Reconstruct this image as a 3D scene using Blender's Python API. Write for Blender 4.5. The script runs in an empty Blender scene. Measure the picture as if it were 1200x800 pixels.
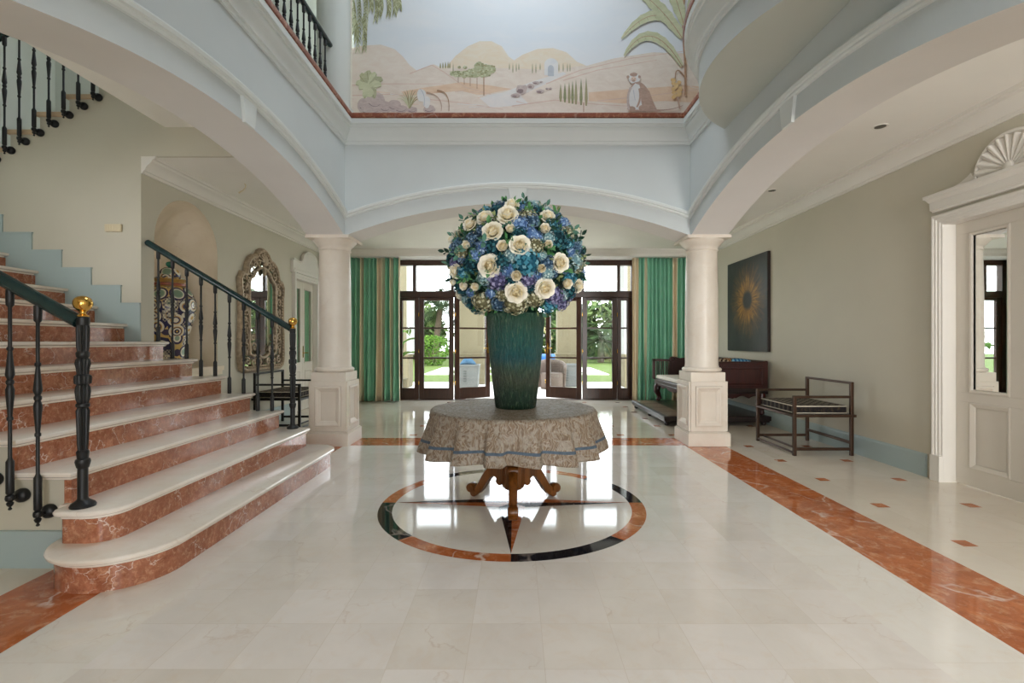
import bpy, bmesh, math, random
from mathutils import Vector, Matrix
random.seed(11)
SC = bpy.context.scene
COL = SC.collection
PI = math.pi
R = math.radians

# ------------------------------------------------------------------ mesh kit
class MB:
    def __init__(s):
        s.bm = bmesh.new(); s.mi = 0
    def face(s, vs):
        try:
            f = s.bm.faces.new(vs); f.material_index = s.mi; return f
        except ValueError:
            return None
    def v(s, p): return s.bm.verts.new(p)
    def poly(s, pts): return s.face([s.v(p) for p in pts])
    def box(s, x0, x1, y0, y1, z0, z1):
        v = [s.v((x, y, z)) for z in (z0, z1) for (x, y) in ((x0, y0), (x1, y0), (x1, y1), (x0, y1))]
        for f in ((3, 2, 1, 0), (4, 5, 6, 7), (0, 1, 5, 4), (1, 2, 6, 5), (2, 3, 7, 6), (3, 0, 4, 7)):
            s.face([v[i] for i in f])
        return s
    def loft(s, rings, close=True, cap0=True, cap1=True):
        vr = [[s.v(p) for p in r] for r in rings]
        n = len(vr[0])
        for a, b in zip(vr[:-1], vr[1:]):
            for i in range(n if close else n - 1):
                j = (i + 1) % n
                s.face([a[i], a[j], b[j], b[i]])
        if cap0 and close: s.face(list(reversed(vr[0])))
        if cap1 and close: s.face(vr[-1])
        return s
    def prism(s, pts, axis, a0, a1):
        f = {'x': lambda p, a: (a, p[0], p[1]), 'y': lambda p, a: (p[0], a, p[1]), 'z': lambda p, a: (p[0], p[1], a)}[axis]
        return s.loft([[f(p, a0) for p in pts], [f(p, a1) for p in pts]])
    def lathe(s, prof, c=(0, 0, 0), seg=24, flute=None, cap=True):
        rings = []
        for k, (r, z) in enumerate(prof):
            ring = []
            for i in range(seg):
                a = 2 * PI * i / seg
                rr = r
                if flute and flute[0] <= z <= flute[1]:
                    rr = r * (1 - flute[3] * (i % (seg // flute[2]) == 0))
                ring.append((c[0] + rr * math.cos(a), c[1] + rr * math.sin(a), c[2] + z))
            rings.append(ring)
        return s.loft(rings, True, cap, cap)
    def tube(s, pts, r, seg=8, sx=1.0, up=None, cap=True):
        pts = [Vector(p) for p in pts]
        rings = []; u = None
        for i, p in enumerate(pts):
            t = (pts[min(i + 1, len(pts) - 1)] - pts[max(i - 1, 0)]).normalized()
            if u is None:
                ref = Vector(up) if up else (Vector((0, 0, 1)) if abs(t.z) < .9 else Vector((1, 0, 0)))
                u = (ref - t * ref.dot(t)).normalized()
            else:
                u = (u - t * u.dot(t)).normalized()
            w = t.cross(u)
            rr = r[i] if isinstance(r, (list, tuple)) else r
            rings.append([p + (u * math.cos(2 * PI * k / seg) + w * math.sin(2 * PI * k / seg) * sx) * rr for k in range(seg)])
        return s.loft(rings, True, cap, cap)
    def bar(s, a, b, w, h=None, up=(0, 0, 1)):
        a, b = Vector(a), Vector(b); h = h or w
        t = (b - a).normalized(); up = Vector(up)
        if abs(t.dot(up)) > .98: up = Vector((1, 0, 0))
        x = t.cross(up).normalized(); y = x.cross(t)
        q = [x * sx * w / 2 + y * sy * h / 2 for sx, sy in ((-1, -1), (1, -1), (1, 1), (-1, 1))]
        return s.loft([[a + k for k in q], [b + k for k in q]])
    def ball(s, c, r, seg=16, rings=10, sc=(1, 1, 1)):
        pr = []
        for k in range(rings + 1):
            a = -PI / 2 + PI * k / rings
            rr = max(math.cos(a), 1e-3)
            pr.append([(c[0] + r * sc[0] * rr * math.cos(2 * PI * i / seg), c[1] + r * sc[1] * rr * math.sin(2 * PI * i / seg), c[2] + r * sc[2] * math.sin(a)) for i in range(seg)])
        return s.loft(pr)
    def sweep(s, pts, prof, N, closed=False, pclosed=True):
        pts = [Vector(p) for p in pts]; N = Vector(N).normalized(); n = len(pts)
        rings = []
        for i in range(n):
            ti = (pts[i] - pts[i - 1]) if (closed or i > 0) else None
            to = (pts[(i + 1) % n] - pts[i]) if (closed or i < n - 1) else None
            if ti is None: ti = to
            if to is None: to = ti
            a, b = N.cross(ti.normalized()), N.cross(to.normalized())
            m = (a + b) / max(1 + a.dot(b), .15)
            rings.append([pts[i] + m * pa + N * pb for pa, pb in prof])
        if closed: rings.append(rings[0])
        return s.loft(rings, pclosed, not closed, not closed)
    def grid(s, fn, nu, nv, wrap=False, mat=None):
        vv = [[s.v(fn(i / nu, j / nv)) for j in range(nv + 1)] for i in range(nu if wrap else nu + 1)]
        m = len(vv)
        for i in range(nu):
            for j in range(nv):
                if mat: s.mi = mat((i + .5) / nu, (j + .5) / nv)
                s.face([vv[i][j], vv[(i + 1) % m][j], vv[(i + 1) % m][j + 1], vv[i][j + 1]])
        return s
    def add(s, o, M=None):
        """merge another MB"""
        vm = {}
        for v in o.bm.verts: vm[v] = s.v(M @ v.co if M else v.co)
        for f in o.bm.faces:
            g = s.face([vm[v] for v in f.verts])
            if g: g.material_index = f.material_index
        return s

def origin(p):
    o = Vector((0, 0, 0))
    while p is not None:
        o += p.location; p = p.parent
    return o

def obj(name, mb, mat, parent=None, smooth=None, bevel=0, weld=True, solid=0, seg=2, recalc=True):
    bm = mb.bm
    if weld: bmesh.ops.remove_doubles(bm, verts=bm.verts, dist=1e-5)
    if recalc: bmesh.ops.recalc_face_normals(bm, faces=bm.faces)
    me = bpy.data.meshes.new(name)
    o0 = origin(parent)
    if o0.length > 0: bmesh.ops.translate(bm, verts=bm.verts, vec=-o0)
    bm.to_mesh(me); bm.free()
    for m in (mat if isinstance(mat, (list, tuple)) else [mat]): me.materials.append(m)
    if smooth is not None:
        me.polygons.foreach_set('use_smooth', [True] * len(me.polygons))
        if smooth < 180: me.set_sharp_from_angle(angle=R(smooth))
    o = bpy.data.objects.new(name, me); COL.objects.link(o)
    if parent is not None: o.parent = parent
    if solid:
        md = o.modifiers.new('thickness', 'SOLIDIFY'); md.thickness = solid; md.offset = 0
    if bevel:
        md = o.modifiers.new('bevel', 'BEVEL'); md.width = bevel; md.segments = seg; md.limit_method = 'ANGLE'; md.angle_limit = R(40)
    return o

def tag(o, label, cat, group=None, kind=None):
    o['label'] = label; o['category'] = cat
    if group: o['group'] = group
    if kind: o['kind'] = kind
    return o
def thing(name, label, cat, loc=(0, 0, 0), group=None, kind=None):
    o = bpy.data.objects.new(name, None); COL.objects.link(o); o.location = loc; o.empty_display_size = .1
    return tag(o, label, cat, group, kind)
def struct(name, mb, mat, label=None, cat=None, parent=None, **k):
    o = obj(name, mb, mat, parent, **k)
    if parent is None:
        o['kind'] = 'structure'
        if label: o['label'] = label; o['category'] = cat
    return o
def copy_tree(o, parent=None):
    c = o.copy(); COL.objects.link(c); c.parent = parent
    for ch in list(o.children): copy_tree(ch, c)
    return c

# ------------------------------------------------------------------ materials
def lin(r, g, b):
    f = lambda c: (c / 255 / 12.92) if c / 255 <= .04045 else ((c / 255 + .055) / 1.055) ** 2.4
    return (f(r), f(g), f(b), 1)
class NT:
    def __init__(s, name):
        s.m = bpy.data.materials.new(name); s.m.use_nodes = True
        s.t = s.m.node_tree; s.bsdf = s.t.nodes['Principled BSDF']; s.out = s.t.nodes['Material Output']
        s.tc = s.t.nodes.new('ShaderNodeTexCoord')
    def n(s, typ, **k):
        nd = s.t.nodes.new('ShaderNode' + typ)
        for a, b in k.items():
            if a in nd.inputs: 
                pass
            setattr(nd, a, b) if hasattr(nd, a) else None
        return nd
    def l(s, a, b): s.t.links.new(a, b)
    def coord(s, scale=(1, 1, 1), loc=(0, 0, 0), rot=(0, 0, 0), kind='Object'):
        mp = s.n('Mapping'); s.l(s.tc.outputs[kind], mp.inputs['Vector'])
        mp.inputs['Scale'].default_value = scale; mp.inputs['Location'].default_value = loc; mp.inputs['Rotation'].default_value = rot
        return mp.outputs[0]
    def noise(s, vec, scale, detail=4, rough=.55, dist=0):
        nd = s.n('TexNoise'); s.l(vec, nd.inputs['Vector'])
        nd.inputs['Scale'].default_value = scale; nd.inputs['Detail'].default_value = detail
        nd.inputs['Roughness'].default_value = rough; nd.inputs['Distortion'].default_value = dist
        return nd.outputs['Fac']
    def ramp(s, fac, stops, interp='LINEAR'):
        nd = s.n('ValToRGB'); s.l(fac, nd.inputs[0]); cr = nd.color_ramp; cr.interpolation = interp
        while len(cr.elements) < len(stops): cr.elements.new(.5)
        for e, (p, c) in zip(cr.elements, stops):
            e.position = p; e.color = c if len(c) == 4 else (*c, 1)
        return nd.outputs[0]
    def mix(s, fac, a, b, mode='MIX'):
        nd = s.n('Mix'); nd.data_type = 'RGBA'; nd.blend_type = mode
        for sock, val in ((nd.inputs[0], fac), (nd.inputs[6], a), (nd.inputs[7], b)):
            if hasattr(val, 'is_output'): s.l(val, sock)
            else: sock.default_value = val
        return nd.outputs[2]
    def math(s, op, a, b=None):
        nd = s.n('Math'); nd.operation = op
        for sock, val in ((nd.inputs[0], a), (nd.inputs[1], b)):
            if val is None: continue
            if hasattr(val, 'is_output'): s.l(val, sock)
            else: sock.default_value = val
        return nd.outputs[0]
    def bump(s, h, strength=.2, dist=.01):
        nd = s.n('Bump'); s.l(h, nd.inputs['Height']); nd.inputs['Strength'].default_value = strength; nd.inputs['Distance'].default_value = dist
        s.l(nd.outputs[0], s.bsdf.inputs['Normal'])
    def set(s, color=None, rough=.5, metal=0, spec=.5, **k):
        b = s.bsdf
        if color is not None:
            if hasattr(color, 'is_output'): s.l(color, b.inputs['Base Color'])
            else: b.inputs['Base Color'].default_value = color
        if hasattr(rough, 'is_output'): s.l(rough, b.inputs['Roughness'])
        else: b.inputs['Roughness'].default_value = rough
        b.inputs['Metallic'].default_value = metal; b.inputs['Specular IOR Level'].default_value = spec
        for a, c in k.items(): b.inputs[a].default_value = c
        return s.m

def flat(name, c, rough=.5, metal=0, spec=.5, var=.06, vs=6, **k):
    t = NT(name); f = t.noise(t.coord(), vs, 3)
    d = tuple(x * (1 - var) for x in c[:3]) + (1,); u = tuple(min(x * (1 + var), 1) for x in c[:3]) + (1,)
    return t.set(t.ramp(f, [(.3, d), (.7, u)]), rough, metal, spec, **k)

def paint(name, c, rough=.6, var=.03):
    t = NT(name); f = t.noise(t.coord(), 1.3, 4)
    d = tuple(x * (1 - var) for x in c[:3]) + (1,); u = tuple(min(x * (1 + var), 1) for x in c[:3]) + (1,)
    t.bump(t.noise(t.coord(), 60, 3), .04, .004)
    return t.set(t.ramp(f, [(.3, d), (.7, u)]), rough, 0, .3)

def vein_mask(t, vec, scale, warp, lo, hi, seedloc=(0, 0, 0)):
    wn = t.n('TexNoise'); t.l(vec, wn.inputs['Vector']); wn.inputs['Scale'].default_value = scale * 1.7; wn.inputs['Detail'].default_value = 5
    sc = t.n('VectorMath'); sc.operation = 'SCALE'; t.l(wn.outputs['Color'], sc.inputs[0]); sc.inputs['Scale'].default_value = warp
    ad = t.n('VectorMath'); ad.operation = 'ADD'; t.l(vec, ad.inputs[0]); t.l(sc.outputs[0], ad.inputs[1])
    vo = t.n('TexVoronoi'); vo.feature = 'DISTANCE_TO_EDGE'; t.l(ad.outputs[0], vo.inputs['Vector']); vo.inputs['Scale'].default_value = scale
    return t.ramp(vo.outputs['Distance'], [(lo, (1, 1, 1)), (hi, (0, 0, 0))])

def cream_marble(name, tile=None, base=(219, 211, 203), alt=(230, 223, 217), rough=.06, joint=.0012, off=0, loc=(0, 0, 0), spec=.5, vein=.30):
    t = NT(name); vec = t.coord()
    tone = None
    if tile:
        br = t.n('TexBrick'); t.l(t.coord((1, 1, 1), loc), br.inputs['Vector'])
        br.offset = off; br.squash = 1
        br.inputs['Scale'].default_value = 1; br.inputs['Brick Width'].default_value = tile[0]; br.inputs['Row Height'].default_value = tile[1]
        br.inputs['Mortar Size'].default_value = joint; br.inputs['Mortar Smooth'].default_value = .3; br.inputs['Bias'].default_value = 0
        br.inputs['Color1'].default_value = (.945, .935, .90, 1); br.inputs['Color2'].default_value = (1, 1, 1, 1); br.inputs['Mortar'].default_value = (.86, .82, .76, 1)
        tone = br.outputs['Color']
        # every tile is cut from another part of the block
        sc = t.n('VectorMath'); sc.operation = 'SCALE'; t.l(tone, sc.inputs[0]); sc.inputs['Scale'].default_value = 40
        ad = t.n('VectorMath'); ad.operation = 'ADD'; t.l(vec, ad.inputs[0]); t.l(sc.outputs[0], ad.inputs[1]); vec = ad.outputs[0]
    big = t.noise(vec, 2.2, 6, .6, .6); fine = t.noise(vec, 9, 8, .72, 1.0)
    c = t.ramp(big, [(.3, lin(*base)), (.65, lin(*alt))])
    c = t.mix(t.ramp(fine, [(.50, (0, 0, 0)), (.75, (.38, .38, .38))]), c, lin(220, 200, 178))
    vm = vein_mask(t, vec, 2.4, .42, .0, .014)
    vm = t.math('MULTIPLY', vm, t.ramp(t.noise(vec, 3.1, 3), [(.48, (0, 0, 0)), (.64, (vein,) * 3)]))
    c = t.mix(vm, c, lin(182, 150, 122))
    if tone is not None: c = t.mix(1.0, c, tone, 'MULTIPLY')
    return t.set(c, rough, 0, spec)

def red_marble(name, a=(150, 66, 36), b=(196, 104, 66), rough=.08, veins=.7, scale=1.0, stretch=(1, 1, 1), spec=.5):
    t = NT(name); vec = t.coord(stretch)
    f = t.noise(vec, 3.2 * scale, 8, .68, 1.4)
    c = t.ramp(f, [(.25, lin(*a)), (.5, lin(*[(x + y) / 2 for x, y in zip(a, b)])), (.72, lin(*b))])
    g = t.noise(t.coord(stretch, (5, 2, 9)), 14 * scale, 6, .7, .8)
    c = t.mix(t.ramp(g, [(.50, (0, 0, 0)), (.72, (.65, .65, .65))]), c, lin(226, 176, 140) if sum(a) > 100 else lin(60, 60, 66))
    c = t.mix(t.ramp(t.noise(t.coord(stretch, (1, 7, 3)), 30 * scale, 4, .7), [(.30, (.45, .45, .45)), (.45, (0, 0, 0))]), c, tuple(x * .55 for x in lin(*a)[:3]) + (1,))
    vm = vein_mask(t, vec, 1.5 * scale, .5, .002, .02)
    vm = t.math('MULTIPLY', vm, t.ramp(t.noise(vec, 2.6 * scale, 3), [(.47, (0, 0, 0)), (.56, (veins,) * 3)]))
    c = t.mix(vm, c, lin(232, 214, 200))
    return t.set(c, rough, 0, spec)

M = {}
M['blue'] = paint('atrium_paint', lin(206, 211, 211))
M['bluetrim'] = paint('atrium_moulding_paint', lin(222, 226, 224), .45)
M['greige'] = paint('aisle_wall_paint', lin(198, 193, 176))
M['cream'] = paint('soffit_paint', lin(226, 223, 220))
M['ceil'] = paint('ceiling_paint', lin(238, 235, 228))
M['trim'] = paint('white_trim_paint', lin(226, 222, 214), .4)
M['doorpaint'] = paint('door_paint', lin(218, 211, 199), .4)
M['skirt'] = paint('blue_skirting_paint', lin(166, 181, 180), .45)
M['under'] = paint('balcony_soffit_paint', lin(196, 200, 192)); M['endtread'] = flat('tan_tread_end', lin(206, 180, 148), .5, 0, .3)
M['upper'] = paint('upper_wall_paint', lin(218, 222, 216))
M['stone'] = cream_marble('column_stone', None, (216, 205, 190), (228, 219, 206), .35, spec=.35, vein=.14)
M['niche'] = cream_marble('niche_stone', None, (226, 212, 188), (234, 222, 202), .55, spec=.2)
M['floor'] = cream_marble('field_marble', (.292, .285), loc=(-.105, -2.05, 0))
M['floorB'] = cream_marble('border_marble', (.39, .9), (226, 220, 212), (234, 229, 223), loc=(.03, .0, 0))
M['aisle'] = cream_marble('aisle_marble', (.664, .664), (216, 205, 190), (226, 217, 203), loc=(.0, .441, 0))
M['red'] = red_marble('rosso_marble', (150, 74, 34), (206, 124, 74), .07)
M['riser'] = red_marble('rosso_riser_marble', (130, 74, 50), (194, 130, 100), .16, .8, 2.6)
M['ledge'] = red_marble('rosso_ledge_marble', (132, 74, 56), (158, 98, 80), .3, .3)
M['black'] = red_marble('black_marble', (16, 16, 20), (34, 34, 42), .05, .35)
M['tread'] = cream_marble('tread_marble', None, (226, 214, 198), (238, 230, 220), .14)
M['iron'] = flat('black_iron', lin(42, 42, 42), .42, .5, .5)
M['rail'] = flat('green_black_rail', lin(26, 50, 50), .25, 0, .5, .25, 12)
M['brass'] = flat('polished_brass', lin(222, 176, 92), .16, 1, .5, .05)
M['wood'] = None
def wood(name, a, b, rough=.35, grain=(14, 14, 1.2), spec=.5):
    t = NT(name); v = t.coord(grain)
    f = t.noise(v, 2.2, 6, .6, 1.0)
    return t.set(t.ramp(f, [(.25, lin(*a)), (.75, lin(*b))]), rough, 0, spec)
M['doorwood'] = wood('dark_door_wood', (44, 24, 14), (74, 42, 26), .32)
M['tablewood'] = wood('carved_table_wood', (66, 34, 10), (130, 78, 30), .28)
M['ebony'] = wood('ebonised_wood', (18, 11, 9), (38, 20, 16), .3)
M['rosewood'] = wood('rosewood', (34, 12, 10), (66, 26, 20), .28)
M['bronze'] = flat('bronze_bench_metal', lin(66, 46, 32), .4, .6, .5, .2)
M['darkbench'] = flat('dark_bench_metal', lin(30, 28, 26), .4, .5, .5, .2)
def glass(name):
    t = NT(name); t.t.nodes.remove(t.bsdf)
    tr = t.n('BsdfTransparent'); tr.inputs[0].default_value = (.96, .98, .97, 1)
    gl = t.n('BsdfGlossy'); gl.inputs['Roughness'].default_value = .01
    fr = t.n('Fresnel'); ge = t.n('NewGeometry'); io = t.n('MapRange'); t.l(ge.outputs['Backfacing'], io.inputs[0]); io.inputs[3].default_value = 1.45; io.inputs[4].default_value = 1 / 1.45; t.l(io.outputs[0], fr.inputs[0])
    mx = t.n('MixShader'); t.l(fr.outputs[0], mx.inputs[0]); t.l(tr.outputs[0], mx.inputs[1]); t.l(gl.outputs[0], mx.inputs[2])
    t.l(mx.outputs[0], t.out.inputs[0]); return t.m
M['glass'] = glass('window_glass')
t = NT('silvered_mirror'); M['mirror'] = t.set((.86, .88, .86, 1), .01, 1, .5)
WORLD, AISLE_FILL, EXPO = 10.0, 42, -0.13
# ================================================================== THE SETTING
XL, XLo, XR, XRo = -1.97, -2.39, 2.0, 2.42          # atrium faces and aisle faces of the arcades
YB, YBo, YF, YFo = 5.54, 5.96, 1.52, 1.10           # back and front arcade
WL, WR, BACK, FRONT = -3.65, 3.64, 9.9, -2.6
CEIL, GAL, ROOF = 3.0, 3.78, 6.9
XC = -.03; YC = 3.59; RC = .965                       # inlaid compass

# floor -------------------------------------------------------------
f = MB()
f.mi = 0; f.poly([(-7, -3, 0), (4.4, -3, 0), (4.4, 10.2, 0), (-7, 10.2, 0)])
z1, z2, z3, z4 = .0004, .0008, .0012, .0016
bi, bo, bbi, bbo = 1.965, 2.415, 5.565, 6.0
cxl = -.02
def rect(x0, x1, y0, y1, z): f.poly([(x0, y0, z), (x1, y0, z), (x1, y1, z), (x0, y1, z)])
f.mi = 1; rect(cxl - bi, cxl + bi, -3, bbi, z1)                    # field
f.mi = 2
rect(cxl + bi - .39, cxl + bi, -3, bbi, z2); rect(cxl - bi, cxl - bi + .39, -3, bbi, z2)
rect(cxl - bi + .39, cxl + bi - .39, bbi - .39, bbi, z2)
f.mi = 3
rect(cxl + bi, cxl + bo, -3, bbo, z2); rect(cxl - bo, cxl - bi, -3, bbo, z2); rect(cxl - bi, cxl + bi, bbi, bbo, z2)
f.mi = 4
for ix in range(-6, 7):
    for iy in range(-5, 16):
        x, y = 2.664 + .664 * ix, 3.531 + .664 * iy
        if not (-3.6 < x < 3.6) or y > 9.7: continue
        if y < 6.05 and -2.55 < x < 2.5: continue
        if x < -2.3 and 2.2 < y < 5: continue
        rect(x - .045, x + .045, y - .045, y + .045, z2)
def ringpt(a, r): return (XC + r * math.cos(a), YC + r * math.sin(a))
f.mi = 2
f.poly([(*ringpt(2 * PI * i / 96, RC - .05), z2) for i in range(96)])
for k in range(8):
    f.mi = 3 if k % 2 == 0 else 5
    a0 = -PI / 2 - PI / 4 + k * PI / 4
    f.mi = 3 if k % 2 == 0 else 5
    for i in range(12):
        a, b = a0 + PI / 4 * i / 12, a0 + PI / 4 * (i + 1) / 12
        f.poly([(*ringpt(a, RC - .098), z3), (*ringpt(b, RC - .098), z3), (*ringpt(b, RC), z3), (*ringpt(a, RC), z3)])
for k in range(4):
    for sgn, mi in ((-1, 5), (1, 3)):
        f.mi = mi; a = -PI / 2 + k * PI / 2
        t0 = (XC, YC); tip = ringpt(a, RC - .10); sh = ringpt(a + sgn * PI / 4, .135)
        f.poly([(*t0, z4), (*tip, z4), (*sh, z4)])
floor = struct('floor', f, [M['aisle'], M['floor'], M['floorB'], M['red'], M['red'], M['black']], 'polished cream marble floor with red marble bands and a compass inlay', 'floor', weld=False)
for p in floor.data.polygons:
    if p.normal.z < 0: p.flip()

# arcades -----------------------------------------------------------
SPR, RISE = 2.42, .37
def arch_strip(mb, u0, u1, c, hs, top, inner, outer, axis, e0, e1):
    """wall over an arch: inner face at coordinate inner, outer face at outer; axis 'x' = wall in a plane of constant x"""
    N = 40
    us = [e0] + [c - hs + 2 * hs * i / N for i in range(N + 1)] + [e1]
    zz = [SPR] + [SPR + RISE * (1 - ((u - c) / hs) ** 2) for u in us[1:-1]] + [SPR]
    P = (lambda w, u, z: (w, u, z)) if axis == 'x' else (lambda w, u, z: (u, w, z))
    for i in range(len(us) - 1):
        a, b, za, zb = us[i], us[i + 1], zz[i], zz[i + 1]
        mb.mi = 0; mb.poly([P(inner, a, za), P(inner, b, zb), P(inner, b, top), P(inner, a, top)])
        mb.mi = 1; mb.poly([P(outer, a, za), P(outer, b, zb), P(outer, b, top), P(outer, a, top)])
        mb.poly([P(inner, a, za), P(inner, b, zb), P(outer, b, zb), P(outer, a, za)])
    for u in (e0, e1):
        mb.poly([P(inner, u, SPR), P(outer, u, SPR), P(outer, u, top), P(inner, u, top)])
    mb.poly([P(inner, e0, top), P(outer, e0, top), P(outer, e1, top), P(inner, e1, top)])
def arch_pts(c, hs, off, n=40):
    return [(c - hs + 2 * hs * i / n, SPR + off + (RISE - .02) * (1 - ((2 * i / n) - 1) ** 2)) for i in range(n + 1)]
HOOD = [(0, 0), (0, .022), (.012, .03), (.024, .03), (.03, .045), (.052, .05), (.064, .045), (.068, .02), (.072, 0)]
cs, hy = (YB + YF) / 2, 1.97
cb, hx = (XL + XR) / 2, (XR - XL) / 2
def hood(mb, pts3, N): mb.mi = 2; mb.sweep(pts3, HOOD, N)
m = MB(); arch_strip(m, 0, 0, cs, hy, 3.72, XL, XLo, 'x', YFo, YBo)
pp = [(XL, y, z) for y, z in arch_pts(cs, (YB - YF) / 2, .185)]
m.mi = 2
m.sweep(pp, HOOD, (1, 0, 0))
kz = SPR + RISE
def keystone_x(mb, w, sgn):
    mb.mi = 2
    a = [(w, cs - .062, kz - .012), (w, cs + .062, kz - .012), (w, cs + .092, kz + .165), (w, cs - .092, kz + .165)]
    b = [(w + sgn * .024, y, z) for _, y, z in a]; mb.loft([a, b])
keystone_x(m, XL, 1)
struct('wall_left_arcade', m, [M['blue'], M['cream'], M['bluetrim']], 'pale blue wall over the wide arch beside the staircase', 'wall', weld=False)
m = MB(); arch_strip(m, 0, 0, cs, hy, 3.72, XR, XRo, 'x', YFo, YBo); m.mi = 2
pp = [(XR, y, z) for y, z in reversed(arch_pts(cs, (YB - YF) / 2, .185))]
m.sweep(pp, HOOD, (-1, 0, 0)); keystone_x(m, XR, -1)
struct('wall_right_arcade', m, [M['blue'], M['cream'], M['bluetrim']], 'pale blue wall over the wide arch beneath the bowed balcony', 'wall', weld=False)
for nm, yi, yo, sg in (('wall_back_arcade', YB, YBo, -1), ('wall_front_arcade', YF, YFo, 1)):
    m = MB(); arch_strip(m, 0, 0, cb, hx - .01, 3.72, yi, yo, 'y', XL, XR); m.mi = 2
    pp = [(x, yi, z) for x, z in arch_pts(cb, hx, .185)]
    if sg < 0: m.sweep(pp, HOOD, (0, sg, 0))
    else: m.sweep(list(reversed(pp)), HOOD, (0, sg, 0))
    a = [(cb - .072, yi, kz - .012), (cb + .072, yi, kz - .012), (cb + .105, yi, kz + .165), (cb - .105, yi, kz + .165)]
    m.loft([a, [(x, yi + sg * .024, z) for x, _, z in a]])
    struct(nm, m, [M['blue'], M['cream'], M['bluetrim']], 'pale blue wall over the %s arch of the atrium' % ('far' if sg < 0 else 'entrance'), 'wall', weld=False)

# bowed balcony, cornice and marble ledge --------------------------
bc, br, bz = (2.776, 3.53), 1.346, 3.24
aa = math.acos((2.776 - XR) / br)
arc = [(bc[0] - br * math.cos(a), bc[1] + br * math.sin(a)) for a in [aa - 2 * aa * i / 36 for i in range(37)]]
m = MB(); m.mi = 0
m.loft([[(x, y, bz) for x, y in arc], [(x, y, 3.70) for x, y in arc]], close=False)
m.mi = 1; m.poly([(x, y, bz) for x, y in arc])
m.mi = 0; m.poly([(x, y, 3.70) for x, y in arc])
struct('balcony_wall', m, [M['blue'], M['under']], 'bowed balcony bulging from the wall above the far arch', 'wall', smooth=30, weld=False)
peri = [(XL, YF), (XL, YB), (XR, YB)] + arc + [(XR, YF)]
peri3 = [(x, y, 0) for x, y in reversed(peri)]      # anticlockwise so that N x t points inward
cor = [(-.02, 3.455), (.018, 3.455), (.022, 3.485), (.034, 3.49), (.038, 3.515), (.05, 3.545), (.072, 3.575), (.082, 3.60), (.084, 3.625), (.096, 3.63), (.10, 3.655), (.113, 3.66), (.115, 3.712), (-.02, 3.712)]
m = MB(); m.sweep(peri3, cor, (0, 0, 1), closed=True)
struct('trim_cornice', m, M['bluetrim'], 'deep moulded cornice running round the atrium', 'trim', smooth=35, weld=False)
m = MB(); m.sweep(peri3, [(-.42, 3.712), (.10, 3.712), (.122, 3.722), (.128, 3.745), (.122, 3.77), (.10, 3.78), (-.42, 3.78)], (0, 0, 1), closed=True)
struct('trim_ledge', m, M['ledge'], 'red marble nosing on the edge of the upper gallery', 'trim', smooth=35, weld=False)

# aisle ceilings and gallery slabs ----------------------------------
m = MB(); m.box(XRo - .001, WR + .2, YFo, YBo, CEIL, 3.7)
m.box(WL - .2, WR + .2, YBo, BACK + .2, CEIL, 3.7)
m.box(WL, XLo + .001, 4.72, YBo, CEIL, 3.7)
m.box(-3.65, WR + .2, FRONT - .2, YFo, CEIL, 3.7)
m.box(-3.42, XLo + .001, YFo, 4.691, 3.284, 3.7)
struct('ceiling_lower', m, M['ceil'], 'cream ceiling of the aisles under the gallery', 'ceiling', weld=False)
m = MB()                                             # roof with a lantern opening over the atrium
LX0, LX1, LY_0, LY_1 = -.85, .95, 3.25, 5.1
m.box(-6.8, LX0, FRONT - .2, 7.1, ROOF, ROOF + .2); m.box(LX1, WR + .2, FRONT - .2, 7.1, ROOF, ROOF + .2)
m.box(LX0, LX1, LY_1, 7.1, ROOF, ROOF + .2); m.box(LX0, LX1, FRONT - .2, LY_0, ROOF, ROOF + .2)
struct('ceiling_upper', m, M['upper'], 'white upper ceiling round the roof lantern', 'ceiling', weld=False)

# outer walls -------------------------------------------------------
DY0, DY1, DZ = 2.95, 4.11, 2.2
m = MB()
m.box(WR, WR + .2, FRONT, DY0, 0, CEIL); m.box(WR, WR + .2, DY0, DY1, DZ, CEIL); m.box(WR, WR + .2, DY1, BACK + .2, 0, CEIL)
m.box(WR, WR + .2, FRONT, 7.1, 3.7, ROOF)
struct('wall_right', m, M['greige'], 'greyish beige wall holding the painting and the mirrored door', 'wall', weld=False)
SW = 4.69
NY0, NY1, NZ0, NZS = 4.86, 5.89, .90, 2.235
LY0, LY1, LZ = 8.0, 8.9, 2.25
m = MB()
WT = WL - .2
m.box(WT, WL, SW + .12, NY0, 0, CEIL); m.box(WT, WL, NY0, NY1, 0, NZ0)
na = [(NY0 + NY1) / 2 - (NY1 - NY0) / 2 * math.cos(PI * i / 24) for i in range(25)]
nz = [NZS + (NY1 - NY0) / 2 * math.sin(PI * i / 24) for i in range(25)]
for i in range(24):
    m.poly([(WL, na[i], nz[i]), (WL, na[i + 1], nz[i + 1]), (WL, na[i + 1], CEIL), (WL, na[i], CEIL)])
m.box(WT, WL, NY1, LY0, 0, CEIL); m.box(WT, WL, LY0, LY1, LZ, CEIL); m.box(WT, WL, LY1, BACK + .2, 0, CEIL)
struct('wall_left', m, M['greige'], 'greyish beige wall with the arched niche and the carved mirror', 'wall', weld=False)
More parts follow.
